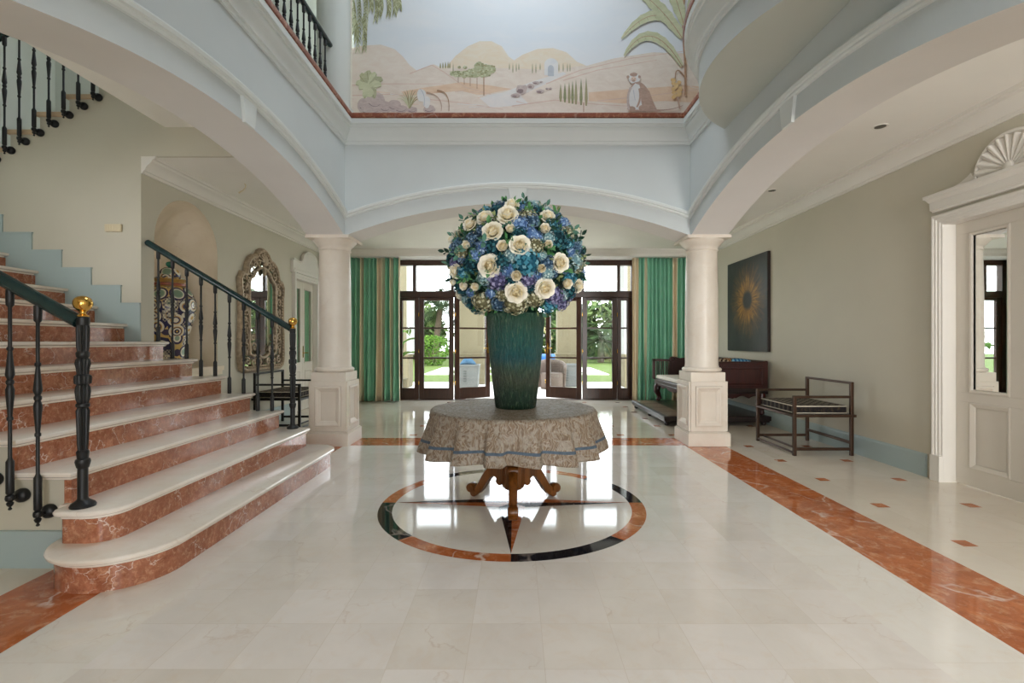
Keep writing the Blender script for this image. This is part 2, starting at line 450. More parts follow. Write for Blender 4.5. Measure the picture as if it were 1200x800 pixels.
# the niche: a half cylinder closed by a shell-fluted half dome
nyc, nr = (NY0 + NY1) / 2, (NY1 - NY0) / 2
m = MB()
def nfn(u, v):
    a = PI * u
    return (WL - nr * 1.02 * math.sin(a), nyc - nr * math.cos(a), NZ0 + (NZS - NZ0) * v)
m.grid(nfn, 28, 4)
def dfn(u, v):
    a = PI * u; b = PI / 2 * v
    fl = 1 + .022 * abs(math.sin(a * 7)) * math.sin(PI * min(v * 1.1, 1))
    return (WL - nr * 1.02 * math.sin(a) * math.cos(b) * fl, nyc - nr * math.cos(a) * math.cos(b) if v < 1 else nyc, NZS + nr * math.sin(b) * fl)
def dfn2(u, v):                                       # fan of flutes from the springing centre
    th = PI * u                                      # along the rim of the arch
    ph = PI / 2 * v                                  # from the rim into the depth
    k = 1 - .03 * (.5 + .5 * math.cos(th * 18)) * math.sin(ph)
    return (WL - nr * 1.02 * math.sin(ph) * math.sin(th) ** .6 * k, nyc - nr * math.cos(th) * math.cos(ph * .999) * k - 0, NZS + nr * math.sin(th) * math.cos(ph) * k)
m.grid(lambda u, v: (WL - nr * 1.02 * math.sin(PI * v) * math.sin(PI / 2 * u) * (1 - .07 * (.5 + .5 * math.cos(v * PI * 18)) * math.sin(PI * u)),
                     nyc - nr * math.cos(PI * v) * 1.0,
                     NZS + nr * math.sin(PI * v) * math.cos(PI / 2 * u) * (1 - .05 * (.5 + .5 * math.cos(v * PI * 18)) * math.sin(PI * u))), 14, 56)
m.box(WL - nr * 1.1, WL - .004, NY0 + .002, NY1 - .002, NZ0 - .04, NZ0 + .001)
m.box(WL - .002, WL + .045, NY0 - .06, NY1 + .06, NZ0 - .05, NZ0 + .002); m.box(WL - .002, WL + .03, NY0 - .05, NY1 + .05, NZ0 - .10, NZ0 - .05)
struct('niche_wall', m, M['niche'], 'arched wall niche with a shell-fluted stone head', 'wall niche', smooth=40, weld=True)

# end walls
m = MB(); m.box(WL - .2, -2.52, BACK, BACK + .2, 0, CEIL); m.box(2.46, WR + .2, BACK, BACK + .2, 0, CEIL); m.box(-2.52, 2.46, BACK, BACK + .2, 2.9, CEIL)
m.box(WL, WR, 9.42, BACK, 2.865, CEIL)
struct('wall_back', m, M['cream'], 'cream end wall and pelmet above the curtains', 'wall', weld=False)
m = MB()
for x0, x1, z0, z1 in ((WL, -3.3, 0, CEIL), (-2.3, -.8, 0, CEIL), (.8, 2.3, 0, CEIL), (3.3, WR, 0, CEIL), (-.8, .8, 2.2, CEIL), (-3.3, -2.3, 0, CEIL), (2.3, 3.3, 0, .4), (2.3, 3.3, 2.7, CEIL)): m.box(x0, x1, FRONT - .2, FRONT, z0, z1)  # side opening with the sill is added for the aisle fill lamp
m.box(-6.8, -2.4, FRONT - .2, FRONT, CEIL, ROOF); m.box(2.4, WR, FRONT - .2, FRONT, CEIL, ROOF)
m.box(-2.4, 2.4, FRONT - .2, FRONT, CEIL, ROOF)
struct('wall_front', m, M['greige'], weld=False)
m = MB(); m.box(WL - .2, WL, FRONT, 2.47, 0, CEIL + .7); struct('wall_side_front', m, M['greige'], weld=False)

# stairwell: the wall whose top carries the upper flight
RS, GO = .1714, .288
def NX(k): return -1.75 - GO * (k - 1)
def NU(k): return -4.06 - .2865 * (22 - k)           # nosings of the upper flight, step 22 is the gallery
SW = 4.69
prof = [(WL, 0), (WL, 3.0), (XLo + .001, 3.0), (XLo + .001, 3.7), (NU(22), 3.7)]
prof += [(NU(22), RS * 21)]
for k in range(21, 13, -1):
    prof += [(NU(k), RS * k), (NU(k), RS * (k - 1))]
prof += [(-6.6, RS * 13), (-6.6, 0)]
m = MB()
# the lintel over the aisle and the stair wall, in vertical strips
m.box(WL, XLo, SW, SW + .03, 3.0, 3.7); m.box(NU(22), WL, SW, SW + .12, 0, 3.7)
for k in range(21, 13, -1): m.box(NU(k), NU(k + 1), SW, SW + .12, 0, RS * k - .03)
m.box(-6.6, NU(14), SW, SW + .12, 0, RS * 13)
struct('wall_stair', m, M['greige'], 'shaded greige wall along the climbing stairs', 'wall', weld=False)
m = MB()
for k in range(14, 22): m.box(NU(k) - .03, NU(k + 1), SW - .02, 6.9, RS * k - .045, RS * k)
m.box(NU(22) - .03, WL, SW - .02, 6.9, RS * 22 - .07, RS * 22)
struct('trim_upper_treads', m, M['endtread'], 'cream treads of the upper flight seen end on', 'stair treads', bevel=.008, weld=False)
m = MB(); m.box(-6.8, -6.6, 2.3, 7.1, 0, ROOF); m.box(-6.6, -3.85, 6.9, 7.1, 0, ROOF); m.box(-3.85, -2.2, 6.9, 7.1, 3.7, ROOF); m.box(-6.6, WL - .2, 2.32, 2.47, RS * 13, ROOF)
m.box(-6.8, -6.6, FRONT, 2.3, 3.7, ROOF); m.box(-6.6, WL - .2, FRONT, 2.54, 3.6, 3.7)
struct('wall_upper_left', m, M['upper'], 'pale upper wall behind the second flight of stairs', 'wall', weld=False)

# crowns, baseboards ------------------------------------------------
CROWN = [(0, -.165), (.018, -.165), (.02, -.14), (.035, -.135), (.05, -.10), (.085, -.065), (.105, -.05), (.11, -.03), (.135, -.025), (.14, 0), (0, 0)]
m = MB(); m.sweep([(WR, FRONT, CEIL), (WR, BACK, CEIL)], CROWN, (0, 0, 1)); struct('trim_crown_right', m, M['trim'], 'cream crown moulding over the wall with the painting', 'trim', smooth=30, weld=False)
m = MB(); m.sweep([(WL, BACK, CEIL), (WL, SW, CEIL)], CROWN, (0, 0, 1)); struct('trim_crown_left', m, M['trim'], 'cream crown moulding over the niche wall', 'trim', smooth=30, weld=False)
m = MB(); m.sweep([(WR, 9.42, CEIL), (WL, 9.42, CEIL)], [(0, -.13), (.015, -.13), (.02, -.09), (.05, -.06), (.075, -.03), (.08, 0), (0, 0)], (0, 0, 1)); struct('trim_crown_back', m, M['trim'], 'cream crown moulding above the curtain pelmet', 'trim', smooth=30, weld=False)
BB = [(0, 0), (.016, 0), (.016, .18), (.012, .195), (.004, .205), (0, .205)]
m = MB(); m.sweep([(WR, 4.27, 0), (WR, BACK, 0)], BB, (0, 0, 1)); m.sweep([(WR, FRONT, 0), (WR, 2.79, 0)], BB, (0, 0, 1))
struct('baseboard_right', m, M['skirt'], 'pale blue baseboard under the painting wall', 'baseboard', weld=False)
m = MB(); m.sweep([(WL, BACK, 0), (WL, 9.08, 0)], BB, (0, 0, 1)); m.sweep([(WL, 7.82, 0), (WL, 4.9, 0)], BB, (0, 0, 1))
struct('baseboard_left', m, M['skirt'], 'pale blue baseboard under the niche wall', 'baseboard', weld=False)
# stepped skirting beside the stairs
m = MB()
off, up = .215, .205
for k in range(8, 14):
    x0, x1 = NX(k + 1) + off, min(NX(k) + off, WL - .002)
    m.box(x0, x1, SW - .014, SW, RS * (k - 1) - .1, RS * k + up)
    m.box(x0 - .004, x1 + (.006 if k > 8 else 0), SW - .02, SW, RS * k + up - .012, RS * k + up)
struct('baseboard_stair', m, M['skirt'], 'pale blue skirting stepping up along the stairs', 'baseboard', weld=False)

# ================================================================== STAIRCASE
st = thing('staircase', 'wide staircase with cream marble treads and red marble risers', 'staircase', (-2.6, 3.6, 0))
def offs(pts, d):
    """offset a closed 2d outline (anticlockwise) outwards by d"""
    n = len(pts); out = []
    for i in range(n):
        p, q, r = Vector(pts[i - 1]), Vector(pts[i]), Vector(pts[(i + 1) % n])
        a, b = (q - p).normalized(), (r - q).normalized()
        na, nb = Vector((a.y, -a.x)), Vector((b.y, -b.x))
        mm = (na + nb) / max(1 + na.dot(nb), .2)
        out.append(tuple(q + mm * d))
    return out
def arcp(cx, cy, r, a0, a1, n): return [(cx + r * math.cos(R(a0 + (a1 - a0) * i / n)), cy + r * math.sin(R(a0 + (a1 - a0) * i / n))) for i in range(n + 1)]
YN, YFAR = 2.565, 4.80
def outline(k):
    rx = NX(k) - .035
    back = NX(k + 1) - (.06 if k < 3 else .02)
    if k == 1:
        return [(back - .0, 2.568)] + arcp(-2.075, 2.58, .29, 188, 360, 22) + arcp(rx - .2, YFAR - .2, .2, 0, 90, 8) + [(back, YFAR)]
    if k == 2:
        back = NX(3) - .045
        return [(back, 2.568), (-2.33, 2.568)] + arcp(-2.30, 2.485, .03, 180, 270, 4) + arcp(rx - .125, 2.58, .125, 270, 360, 10) + arcp(rx - .05, YFAR - .05, .05, 0, 90, 4) + [(back, YFAR)]
    yf = YFAR if k <= 6 else SW - .045
    if k == 7: return [(back, YN - .012), (rx, YN - .012), (rx, YFAR), (-3.60, YFAR), (-3.60, yf), (back, yf)]
    return [(back, YN - .012), (rx, YN - .012), (rx, yf), (back, yf)]
for k in range(1, 14):
    ol = outline(k); zt = RS * k
    m = MB()
    lay = [(.002, -.047), (.008, -.044), (.010, -.034), (.022, -.030), (.031, -.025), (.035, -.016), (.035, -.010), (.030, -.003), (.022, 0)]
    m.loft([[(x, y, zt + dz) for x, y in offs(ol, o)] for o, dz in lay])
    obj('step_tread', m, M['tread'], st, smooth=30)
    m = MB()
    if k <= 2:
        o2 = [p for p in ol]
        m.loft([[(x, y, RS * (k - 1) - .0) for x, y in o2], [(x, y, zt - .046) for x, y in o2]])
    else:
        yf = YFAR if k <= 7 else SW - .008
        m.box(NX(k) - .075, NX(k) - .035, YN - .004, yf - .004, RS * (k - 1) - .046, zt - .046)
    obj('step_riser', m, M['riser'], st, smooth=30)
# side walls of the flight
for y0, y1, kk in ((YN, YN + .06, 13), (YFAR - .07, YFAR - .01, 7)):
    m = MB()
    for k in range(3, kk + 1):
        m.box(max(NX(k + 1) - .04, -3.64 if kk == 7 else -9), NX(k) - .04, y0, y1, 0, RS * k - .047)
    if kk == 13: m.box(-6.59, NX(14) - .03, y0, y1, 0, RS * 13)
    obj('side_panel', m, M['greige'], st, weld=False)
m = MB(); m.box(-6.59, NX(3) - .036, YN - .014, YN, 0, .175); m.box(-6.59, NX(3) - .036, YN - .02, YN, .175, .197)
obj('side_skirting', m, M['skirt'], st)
m = MB(); m.box(-6.59, NX(13) - .3, YN, SW - .01, RS * 13 - .05, RS * 13); obj('landing_slab', m, M['tread'], st)

# ================================================================== RAILINGS
def baluster_profile(h):
    q = [(.0165, 0), (.0175, .004), (.0175, .155), (.012, .165), (.0085, .175), (.0085, .355), (.0135, .36), (.0135, .372), (.0095, .377),
         (.018, .49), (.0185, .51), (.012, .532), (.0165, .54), (.0165, .552), (.0115, .56), (.0195, .582), (.018, .60), (.0090, .70), (.0135, .705), (.0135, .717),
         (.0085, .722), (.0085, .915), (.0165, .925), (.0175, .955), (.0175, 1.0)]
    return [(r, z * h) for r, z in q]
def standing_baluster(name, x, y, z0, z1, parent):
    m = MB(); m.lathe(baluster_profile(z1 - z0), (x, y, z0), 12)
    return obj(name, m, M['iron'], parent, smooth=40)
def hung_baluster(x, y, z0, z1, wall_y, parent):
    m = MB(); m.lathe(baluster_profile(z1 - z0), (x, y, z0), 12)
    m.lathe([(.004, -.088), (.009, -.083), (.004, -.072), (.012, -.064), (.016, -.052), (.009, -.044), (.018, -.038), (.021, -.026), (.019, -.014), (.011, -.008), (.0165, 0)], (x, y, z0), 12)
    b = obj('baluster', m, M['iron'], parent, smooth=40)
    m = MB(); L = wall_y - y - .004
    ry = lambda r, yy: [(x + r * math.cos(2 * PI * i / 20), y + yy, z0 - .03 + r * math.sin(2 * PI * i / 20)) for i in range(20)]
    m.loft([ry(.011, 0), ry(.011, L * .45), ry(.024, L * .5), ry(.034, L * .62), ry(.038, L * .82), ry(.034, L), ])
    obj('wall_boss', m, M['iron'], b, smooth=40)
    return b
def handrail(pts, parent, r=.03):
    m = MB(); m.tube(pts, r, 14, .95); return obj('handrail', m, M['rail'], parent, smooth=50)
def newel(x, y, z0, h, parent):
    m = MB(); s = h / .99
    m.lathe([(r, z * s) for r, z in [(0.0541, 0), (0.0558, .008), (0.0492, .02), (0.0317, .032), (0.0238, .04), (0.0224, .048), (0.0224, .20), (0.0264, .205), (0.0304, .222), (0.0330, .235), (0.0304, .247), (0.0238, .252), (0.0264, .275), (0.0277, .285), (0.0224, .295)]], (x, y, z0), 24)
    m.lathe([(r, z * s) for r, z in [(0.0211, .295), (0.0238, .33), (0.0277, .47), (0.0290, .50), (0.0224, .515)]], (x, y, z0), 32, (0, 9, 16, .13))
    m.lathe([(r, z * s) for r, z in [(0.0224, .515), (0.0290, .522), (0.0290, .535), (0.0238, .54), (0.0290, .56), (0.0330, .60), (0.0304, .625), (0.0251, .635), (0.0356, .642), (0.0370, .665), (0.0356, .682), (0.0251, .69), (0.0277, .72), (0.0330, .745), (0.0304, .765), (0.0224, .775), (0.0277, .782), (0.0290, .80), (0.0238, .81)]], (x, y, z0), 32, (.54 * s, .77 * s, 16, .10))
    m.lathe([(r, z * s) for r, z in [(0.0238, .81), (0.0264, .83), (0.0290, .93), (0.0264, .945)]], (x, y, z0), 32, (0, 9, 16, .12))
    m.lathe([(r, z * s) for r, z in [(0.0264, .945), (0.0284, .955), (0.0284, .985), (0.0238, .99)]], (x, y, z0), 24)
    n = obj('newel_post', m, M['iron'], parent, smooth=35)
    m = MB(); m.lathe([(.026, 0), (.028, .005), (.018, .011), (.012, .02), (.016, .028), (.024, .034), (.036, .046), (.042, .064), (.041, .080), (.034, .095), (.022, .104), (.008, .108)], (x, y, z0 + h), 24)
    obj('ball_finial', m, M['brass'], n, smooth=60)
    return n
# far side of the flight
rf = thing('stair_railing', 'iron stair railing with brass ball standing in front of the niche wall', 'railing', (-2.2, 4.76, .343), 'iron railings of the main flight')
YR = 4.76
newel(-2.207, YR, RS * 2 + .001, .985, rf)
slope = .6
zr = lambda x: 1.315 + (-2.207 - x) * slope
handrail([(-2.225, YR, zr(-2.225)), (-2.9, YR, zr(-2.9)), (-3.645, YR, zr(-3.645))], rf, .031)
for i in range(9):
    x = -2.41 - .1405 * i
    k = int((NX(1) - x) / GO) + 1
    standing_baluster('baluster', x, YR, RS * k + .001, zr(x) - .028, rf)
# near side of the flight
rn = thing('stair_railing', 'iron stair railing with brass ball bolted to the open side of the flight', 'railing', (-2.28, 2.49, .343), 'iron railings of the main flight')
newel(-2.252, 2.505, RS * 2 + .001, .985, rn)
zn = lambda x: 1.30 + (-2.262 - x) * .56
handrail([(-2.268, 2.50, zn(-2.268)), (-2.9, 2.487, zn(-2.9)), (-3.4, 2.487, zn(-3.4))], rn, .034)
for i in range(6):
    x = -2.468 - .1435 * i
    hung_baluster(x, 2.487, .335 + (-2.468 - x) * .58, zn(x) - .03, YN, rn)
# upper flight
ru = thing('stair_railing', 'iron railing hanging on the upper flight high above the stair wall', 'railing', (-4.0, 4.62, 3.0))
YU = 4.615
zu = lambda x: 3.045 + (x + 4.91) * .607
for i in range(10):
    x = -5.04 + .1412 * i
    hung_baluster(x, YU, zu(x) + .03, zu(x) + 1.06, SW, ru)
handrail([(-5.3, YU, zu(-5.3) + 1.09), (-3.7, YU, zu(-3.7) + 1.09)], ru, .032)
# gallery
rg = thing('gallery_railing', 'iron railing with dark handrail along the upper gallery ledge', 'railing', (-2.15, 5.4, GAL))
for i in range(16):
    standing_baluster('baluster', -2.15, 5.423 - .1365 * i, GAL, 4.59, rg)
handrail([(-2.15, 5.58, 4.62), (-2.15, 3.2, 4.62)], rg, .03)
# ================================================================== COLUMNS
def rect_path(o, u, v, w, h):
    o, u, v = Vector(o), Vector(u), Vector(v)
    return [o - u * w / 2 - v * h / 2, o + u * w / 2 - v * h / 2, o + u * w / 2 + v * h / 2, o - u * w / 2 + v * h / 2]
def frame(mb, o, u, v, w, h, prof):
    N = Vector(u).cross(Vector(v))
    mb.sweep(rect_path(o, u, v, w, h), prof, N, closed=True)
def column(cx, label):
    t = thing('stone_column', label, 'column', (cx, 5.74, 0), 'pair of stone columns carrying the far arch')
    cy = 5.74
    m = MB(); m.box(cx - .243, cx + .243, cy - .243, cy + .243, 0, .15); m.box(cx - .232, cx + .232, cy - .232, cy + .232, .15, .165)
    obj('plinth', m, M['stone'], t, bevel=.006)
    m = MB(); m.box(cx - .205, cx + .205, cy - .205, cy + .205, .16, .74)
    for dx, dy in ((0, -1), (-1, 0), (1, 0), (0, 1)):
        n = Vector((dx, dy, 0)); u = Vector((-dy, dx, 0)); v = Vector((0, 0, 1))
        o = Vector((cx, cy, .455)) + n * .205
        # stiles of the panelled face, then the moulded frame and its sloped inner face
        frame(m, o, u, v, .41 - .0001, .57, [(0, -.001), (0, .018), (.052, .018), (.052, -.001)])
        frame(m, o, u, v, .30, .46, [(0, -.001), (0, .026), (.012, .030), (.026, .026), (.034, .016), (.062, .004), (.064, -.001)])
    obj('pedestal', m, M['stone'], t, bevel=.002)
    m = MB(); m.box(cx - .20, cx + .20, cy - .20, cy + .20, .74, .845); obj('upper_block', m, M['stone'], t, bevel=.004)
    m = MB(); m.lathe([(.19, .845), (.212, .85), (.222, .866), (.222, .878), (.212, .892), (.196, .896), (.192, .90), (.192, .91), (.187, .925), (.188, 1.3), (.183, 1.8), (.174, 2.25), (.174, 2.262)], (cx, cy, 0), 48)
    obj('shaft', m, M['stone'], t, smooth=40)
    m = MB(); m.lathe([(.172, 2.255), (.182, 2.262), (.186, 2.272), (.18, 2.282), (.180, 2.30), (.19, 2.315), (.205, 2.325), (.212, 2.335), (.232, 2.36), (.248, 2.375), (.25, 2.388)], (cx, cy, 0), 48)
    m.box(cx - .248, cx + .248, cy - .248, cy + .248, 2.385, 2.42)
    obj('capital', m, M['stone'], t, smooth=40)
    return t
column(2.205, 'pale stone column on panelled pedestal beside the daybed')
column(-2.16, 'pale stone column on panelled pedestal behind the lowest stair')
# round column standing on the gallery over the stair side
t = thing('gallery_column', 'pale round column standing on the upper gallery beside the mural', 'column', (-2.18, 5.75, GAL))
m = MB(); m.lathe([(.26, GAL), (.26, GAL + .10), (.235, GAL + .11), (.235, GAL + .17), (.20, GAL + .19), (.19, GAL + .25)], (-2.18, 5.75, 0), 40); obj('column_base', m, M['upper'], t, smooth=40)
m = MB(); m.lathe([(.19, GAL + .24), (.19, 5.2), (.18, 6.6), (.24, 6.75), (.26, ROOF)], (-2.18, 5.75, 0), 40); obj('shaft', m, M['upper'], t, smooth=40)

# ================================================================== FRENCH WINDOWS AT THE FAR END
WD = M['doorwood']
FY = 9.93
def bars(mb, x0, x1, z0, z1, w, y=FY, d=.05):
    """rectangular frame of member width w"""
    mb.box(x0, x0 + w, y - d / 2, y + d / 2, z0, z1); mb.box(x1 - w, x1, y - d / 2, y + d / 2, z0, z1)
    mb.box(x0 + w, x1 - w, y - d / 2, y + d / 2, z0, z0 + w); mb.box(x0 + w, x1 - w, y - d / 2, y + d / 2, z1 - w, z1)
win = bpy.data.objects.new('window_1', None); COL.objects.link(win); win.location = (0, FY, 0); win['kind'] = 'structure'; win['label'] = 'dark wooden french window across the far end'; win['category'] = 'window'
m = MB()
m.box(-2.51, -2.43, FY - .06, FY + .06, 0, 2.9); m.box(2.36, 2.45, FY - .06, FY + .06, 0, 2.9); m.box(-2.51, 2.45, FY - .06, FY + .06, 2.76, 2.9)
m.box(-2.43, 2.36, FY - .055, FY + .055, 2.105, 2.235)
for x in (-2.09, -1.31, 1.36, 2.10): m.box(x - .03, x + .03, FY - .055, FY + .055, 2.235, 2.76)
obj('window_frame', m, WD, win, bevel=.006)
m = MB(); m.box(-2.42, 2.36, FY - .05, FY + .05, 0, .012); obj('threshold', m, WD, win)
for x0, x1 in ((-2.43, -2.12), (-2.06, -1.34), (-1.28, 1.33), (1.39, 2.07), (2.13, 2.36)):
    m = MB(); m.box(x0, x1, FY - .004, FY + .004, 2.235, 2.76); obj('transom_pane', m, M['glass'], win)
def sash(name, x0, x1, parent, stile=.10, y=FY):
    m = MB(); sl = stile
    m.box(x0, x0 + sl, y - .028, y + .028, .015, 2.105); m.box(x1 - sl, x1, y - .028, y + .028, .015, 2.105)
    m.box(x0 + sl, x1 - sl, y - .028, y + .028, .015, .245); m.box(x0 + sl, x1 - sl, y - .028, y + .028, 2.04, 2.105)
    s = obj(name, m, WD, parent, bevel=.006)
    m = MB()
    for z in (.86, 1.475): m.box(x0 + sl, x1 - sl, y - .018, y + .018, z - .017, z + .017)
    obj('glazing_bar', m, WD, s)
    for za, zb in ((.245, .843), (.877, 1.458), (1.492, 2.04)):
        m = MB(); m.box(x0 + sl, x1 - sl, y - .003, y + .003, za, zb); obj('pane', m, M['glass'], s)
    m = MB()
    for z in (.35, 1.0, 1.75):
        m.lathe([(.008, -.04), (.010, -.035), (.010, .035), (.008, .04)], (x1 if x1 < 0 else x0, y - .034, z), 10)
    obj('hinge', m, M['brass'], s, smooth=40)
    return s
sash('fixed_sash', -2.43, -2.0, win, .09); sash('fixed_sash', -1.995, -1.29, win, .095)
sash('fixed_sash', 1.36, 2.07, win, .095); sash('fixed_sash', 2.075, 2.36, win, .08)
def leaf(n, hx, ang, wdt, label):
    s = 1 if hx < 0 else -1
    d = bpy.data.objects.new('door_%d' % n, None); COL.objects.link(d); d['kind'] = 'structure'; d['label'] = label; d['category'] = 'door'
    x0, x1 = (0, wdt) if s > 0 else (-wdt, 0)
    q = sash('leaf_frame', x0, x1, d, .10, 0)
    m = MB(); hxx = (wdt - .05) * s
    m.box(hxx - .018, hxx + .018, -.036, -.028, .95, 1.17); m.tube([(hxx, -.034, 1.06), (hxx, -.075, 1.06), (hxx - s * .11, -.08, 1.06)], .009, 8)
    obj('door_handle', m, M['brass'], d, smooth=40)
    d.location = (hx, FY, 0); d.rotation_euler = (0, 0, ang * s)
    return d
leaf(1, -1.27, R(29), .80, 'dark french door leaf standing open outwards nearer the staircase')
leaf(2, 1.34, R(29), .80, 'dark french door leaf standing open outwards nearer the daybed')

# ================================================================== MIRRORED DOOR WITH SHELL PEDIMENT
dr = bpy.data.objects.new('door_3', None); COL.objects.link(dr); dr['kind'] = 'structure'; dr['label'] = 'cream double door with mirrored upper panels under a shell pediment'; dr['category'] = 'door'
XD = 3.745; dm = (DY0 + DY1) / 2
PAN = [(0, 0), (0, .004), (.006, .012), (.016, .012), (.02, .006), (.034, .004), (.036, 0)]
for s in (-1, 1):
    ya, yb = (dm, DY1 - .004) if s > 0 else (DY0 + .004, dm)
    ya += .002 if s > 0 else 0; yb -= 0 if s > 0 else .002
    m = MB(); yc = (ya + yb) / 2; w = yb - ya
    pw = w - .24
    zs = [.006, .15, .70, .775, 2.10, DZ - .004]
    m.box(XD, XD + .045, ya, yb, zs[0], zs[1]); m.box(XD, XD + .045, ya, yb, zs[2], zs[3]); m.box(XD, XD + .045, ya, yb, zs[4], zs[5])
    m.box(XD, XD + .045, ya, yc - pw / 2, zs[1], zs[2]); m.box(XD, XD + .045, yc + pw / 2, yb, zs[1], zs[2])
    m.box(XD, XD + .045, ya, yc - pw / 2, zs[3], zs[4]); m.box(XD, XD + .045, yc + pw / 2, yb, zs[3], zs[4])
    m.box(XD + .02, XD + .04, yc - pw / 2, yc + pw / 2, zs[1], zs[2])
    frame(m, (XD + .012, yc, (zs[1] + zs[2]) / 2), (0, -1, 0), (0, 0, 1), pw, zs[2] - zs[1], [(0, -.004), (0, .016), (.01, .018), (.022, .012), (.04, .002), (.042, -.004)])
    frame(m, (XD + .004, yc, (zs[3] + zs[4]) / 2), (0, -1, 0), (0, 0, 1), pw, zs[4] - zs[3], [(0, -.004), (0, .008), (.01, .012), (.022, .010), (.03, 0), (.03, -.004)])
    lf = obj('door_leaf', m, M['doorpaint'], dr, bevel=.002, weld=False)
    m = MB(); m.box(XD + .016, XD + .03, yc - pw / 2, yc + pw / 2, zs[3], zs[4]); obj('mirror_panel', m, M['mirror'], lf)
    hy = dm + s * .05
    if s > 0: continue
    m = MB(); m.box(XD - .006, XD, hy - .018, hy + .018, .98, 1.18); m.tube([(XD - .004, hy, 1.08), (XD - .05, hy, 1.08), (XD - .055, hy + s * .1, 1.08)], .008, 8); obj('door_handle', m, M['brass'], lf, smooth=40)
CAS = [(0, 0), (0, .012), (.03, .016), (.034, .026), (.075, .03), (.08, .04), (.115, .044), (.12, .052), (.145, .056), (.155, .05), (.16, 0)]
m = MB()
m.sweep([(WR, DY1, 0), (WR, DY1, DZ), (WR, DY0, DZ), (WR, DY0, 0)], [(a * .56, b * .6) for a, b in CAS], (-1, 0, 0))
m.box(WR - .004, XD + .05, DY1 - .003, DY1 + .012, 0, DZ); m.box(WR - .004, XD + .05, DY0 - .012, DY0 + .003, 0, DZ); m.box(WR - .004, XD + .05, DY0, DY1, DZ - .003, DZ + .012)
m.box(WR - .038, WR, DY1 - .002, DY1 + .094, 0, .22); m.box(WR - .038, WR, DY0 - .094, DY0 + .002, 0, .22)
obj('door_casing', m, M['trim'], dr, bevel=.002, weld=False)
m = MB()
c0 = DZ + .11
y0, y1 = DY0 - .04, DY1 + .04
m.sweep([(WR, y1, c0), (WR - .001, y1, c0), (WR - .001, y0, c0), (WR, y0, c0)], [(0, 0)] * 3, (0, 0, 1)) if False else None
ENT = [(0, 0), (.05, 0), (.054, .015), (.066, .02), (.068, .085), (.08, .09), (.095, .11), (.115, .12), (.118, .145), (0, .145)]
m.loft([[(WR - a * .8, y1 + a * .5, c0 + b) for a, b in ENT], [(WR - a * .8, y0 - a * .5, c0 + b) for a, b in ENT]])
zt = c0 + .145
# pediment board with concave shoulders
pts = []
for i in range(25):
    a = PI * i / 24; pts.append((dm + .27 * math.cos(a), zt + .02 + .27 * math.sin(a)))
left = [(dm - .27 - .22 * (i / 8), zt + .02 + .085 * (1 - (i / 8)) ** 2) for i in range(1, 9)] + [(dm - .52, zt)]
right = [(2 * dm - y, z) for y, z in reversed(left)]
pts2 = right + [p for p in pts] + left
m.prism([(y, z) for y, z in pts2], 'x', WR - .03, WR)
# shell: scalloped fan
sh = MB(); nf = 11
for i in range(nf):
    a0, a1 = PI * i / nf, PI * (i + 1) / nf
    for k in range(6):
        b0, b1 = a0 + (a1 - a0) * k / 6, a0 + (a1 - a0) * (k + 1) / 6
        h = lambda kk: .032 + .03 * math.sin(PI * kk / 6)
        rr = lambda kk: .225 + .014 * math.sin(PI * kk / 6)
        P = lambda b, r, hh: (WR - hh, dm + r * math.cos(b), zt + .02 + r * math.sin(b))
        sh.poly([P(b0, .03, .034), P(b1, .03, .034), P(b1, rr(k + 1), h(k + 1)), P(b0, rr(k), h(k))])
        sh.poly([P(b0, rr(k), h(k)), P(b1, rr(k + 1), h(k + 1)), P(b1, rr(k + 1), .028), P(b0, rr(k), .028)])
m.add(sh)
m.tube([(WR - .03, dm + .258 * math.cos(PI * i / 24), zt + .02 + .258 * math.sin(PI * i / 24)) for i in range(25)], .016, 8)
m.ball((WR - .035, dm, zt + .03), .04, 12, 8, (.6, 1, 1))
obj('shell_pediment', m, M['trim'], dr, smooth=30, weld=False)

# ================================================================== SIDE DOOR BEHIND THE COLUMN
d4 = bpy.data.objects.new('door_4', None); COL.objects.link(d4); d4['kind'] = 'structure'; d4['label'] = 'cream double door with curtained glass panes behind the stair-side column'; d4['category'] = 'door'
xd = WL - .10
for ya, yb in ((8.004, 8.448), (8.452, 8.896)):
    yc = (ya + yb) / 2
    m = MB(); p0, p1 = yc - .13, yc + .13
    m.box(xd - .04, xd, ya, p0, .006, LZ - .004); m.box(xd - .04, xd, p1, yb, .006, LZ - .004)
    for za, zb in ((.006, .84), (2.11, LZ - .004)): m.box(xd - .04, xd, p0, p1, za, zb)
    frame(m, (xd, yc, 1.475), (0, 1, 0), (0, 0, 1), .26, 1.27, [(0, -.01), (0, .004), (-.02, .008), (-.024, -.01)])
    frame(m, (xd, yc, .45), (0, 1, 0), (0, 0, 1), .26, .5, [(0, -.002), (0, .006), (.014, .010), (.03, -.002)])
    lf = obj('door_leaf', m, M['doorpaint'], d4, bevel=.002, weld=False)
    m = MB(); m.box(xd - .02, xd - .014, p0, p1, .84, 2.11); obj('pane', m, M['glass'], lf)
m = MB(); m.box(xd - .002, xd + .006, 8.462, 8.49, .92, 1.12); m.tube([(xd, 8.476, 1.0), (xd + .045, 8.476, 1.0), (xd + .05, 8.56, 1.0)], .008, 8); obj('door_handle', m, M['brass'], d4, smooth=40)
m = MB()
m.sweep([(WL, 8.0, 0), (WL, 8.0, LZ), (WL, 8.9, LZ), (WL, 8.9, 0)], CAS, (1, 0, 0))
m.box(xd - .12, WL + .004, 7.988, 8.003, 0, LZ); m.box(xd - .12, WL + .004, 8.897, 8.912, 0, LZ); m.box(xd - .12, WL + .004, 8.0, 8.9, LZ - .003, LZ + .012)
obj('door_casing', m, M['trim'], d4, weld=False)
m = MB()
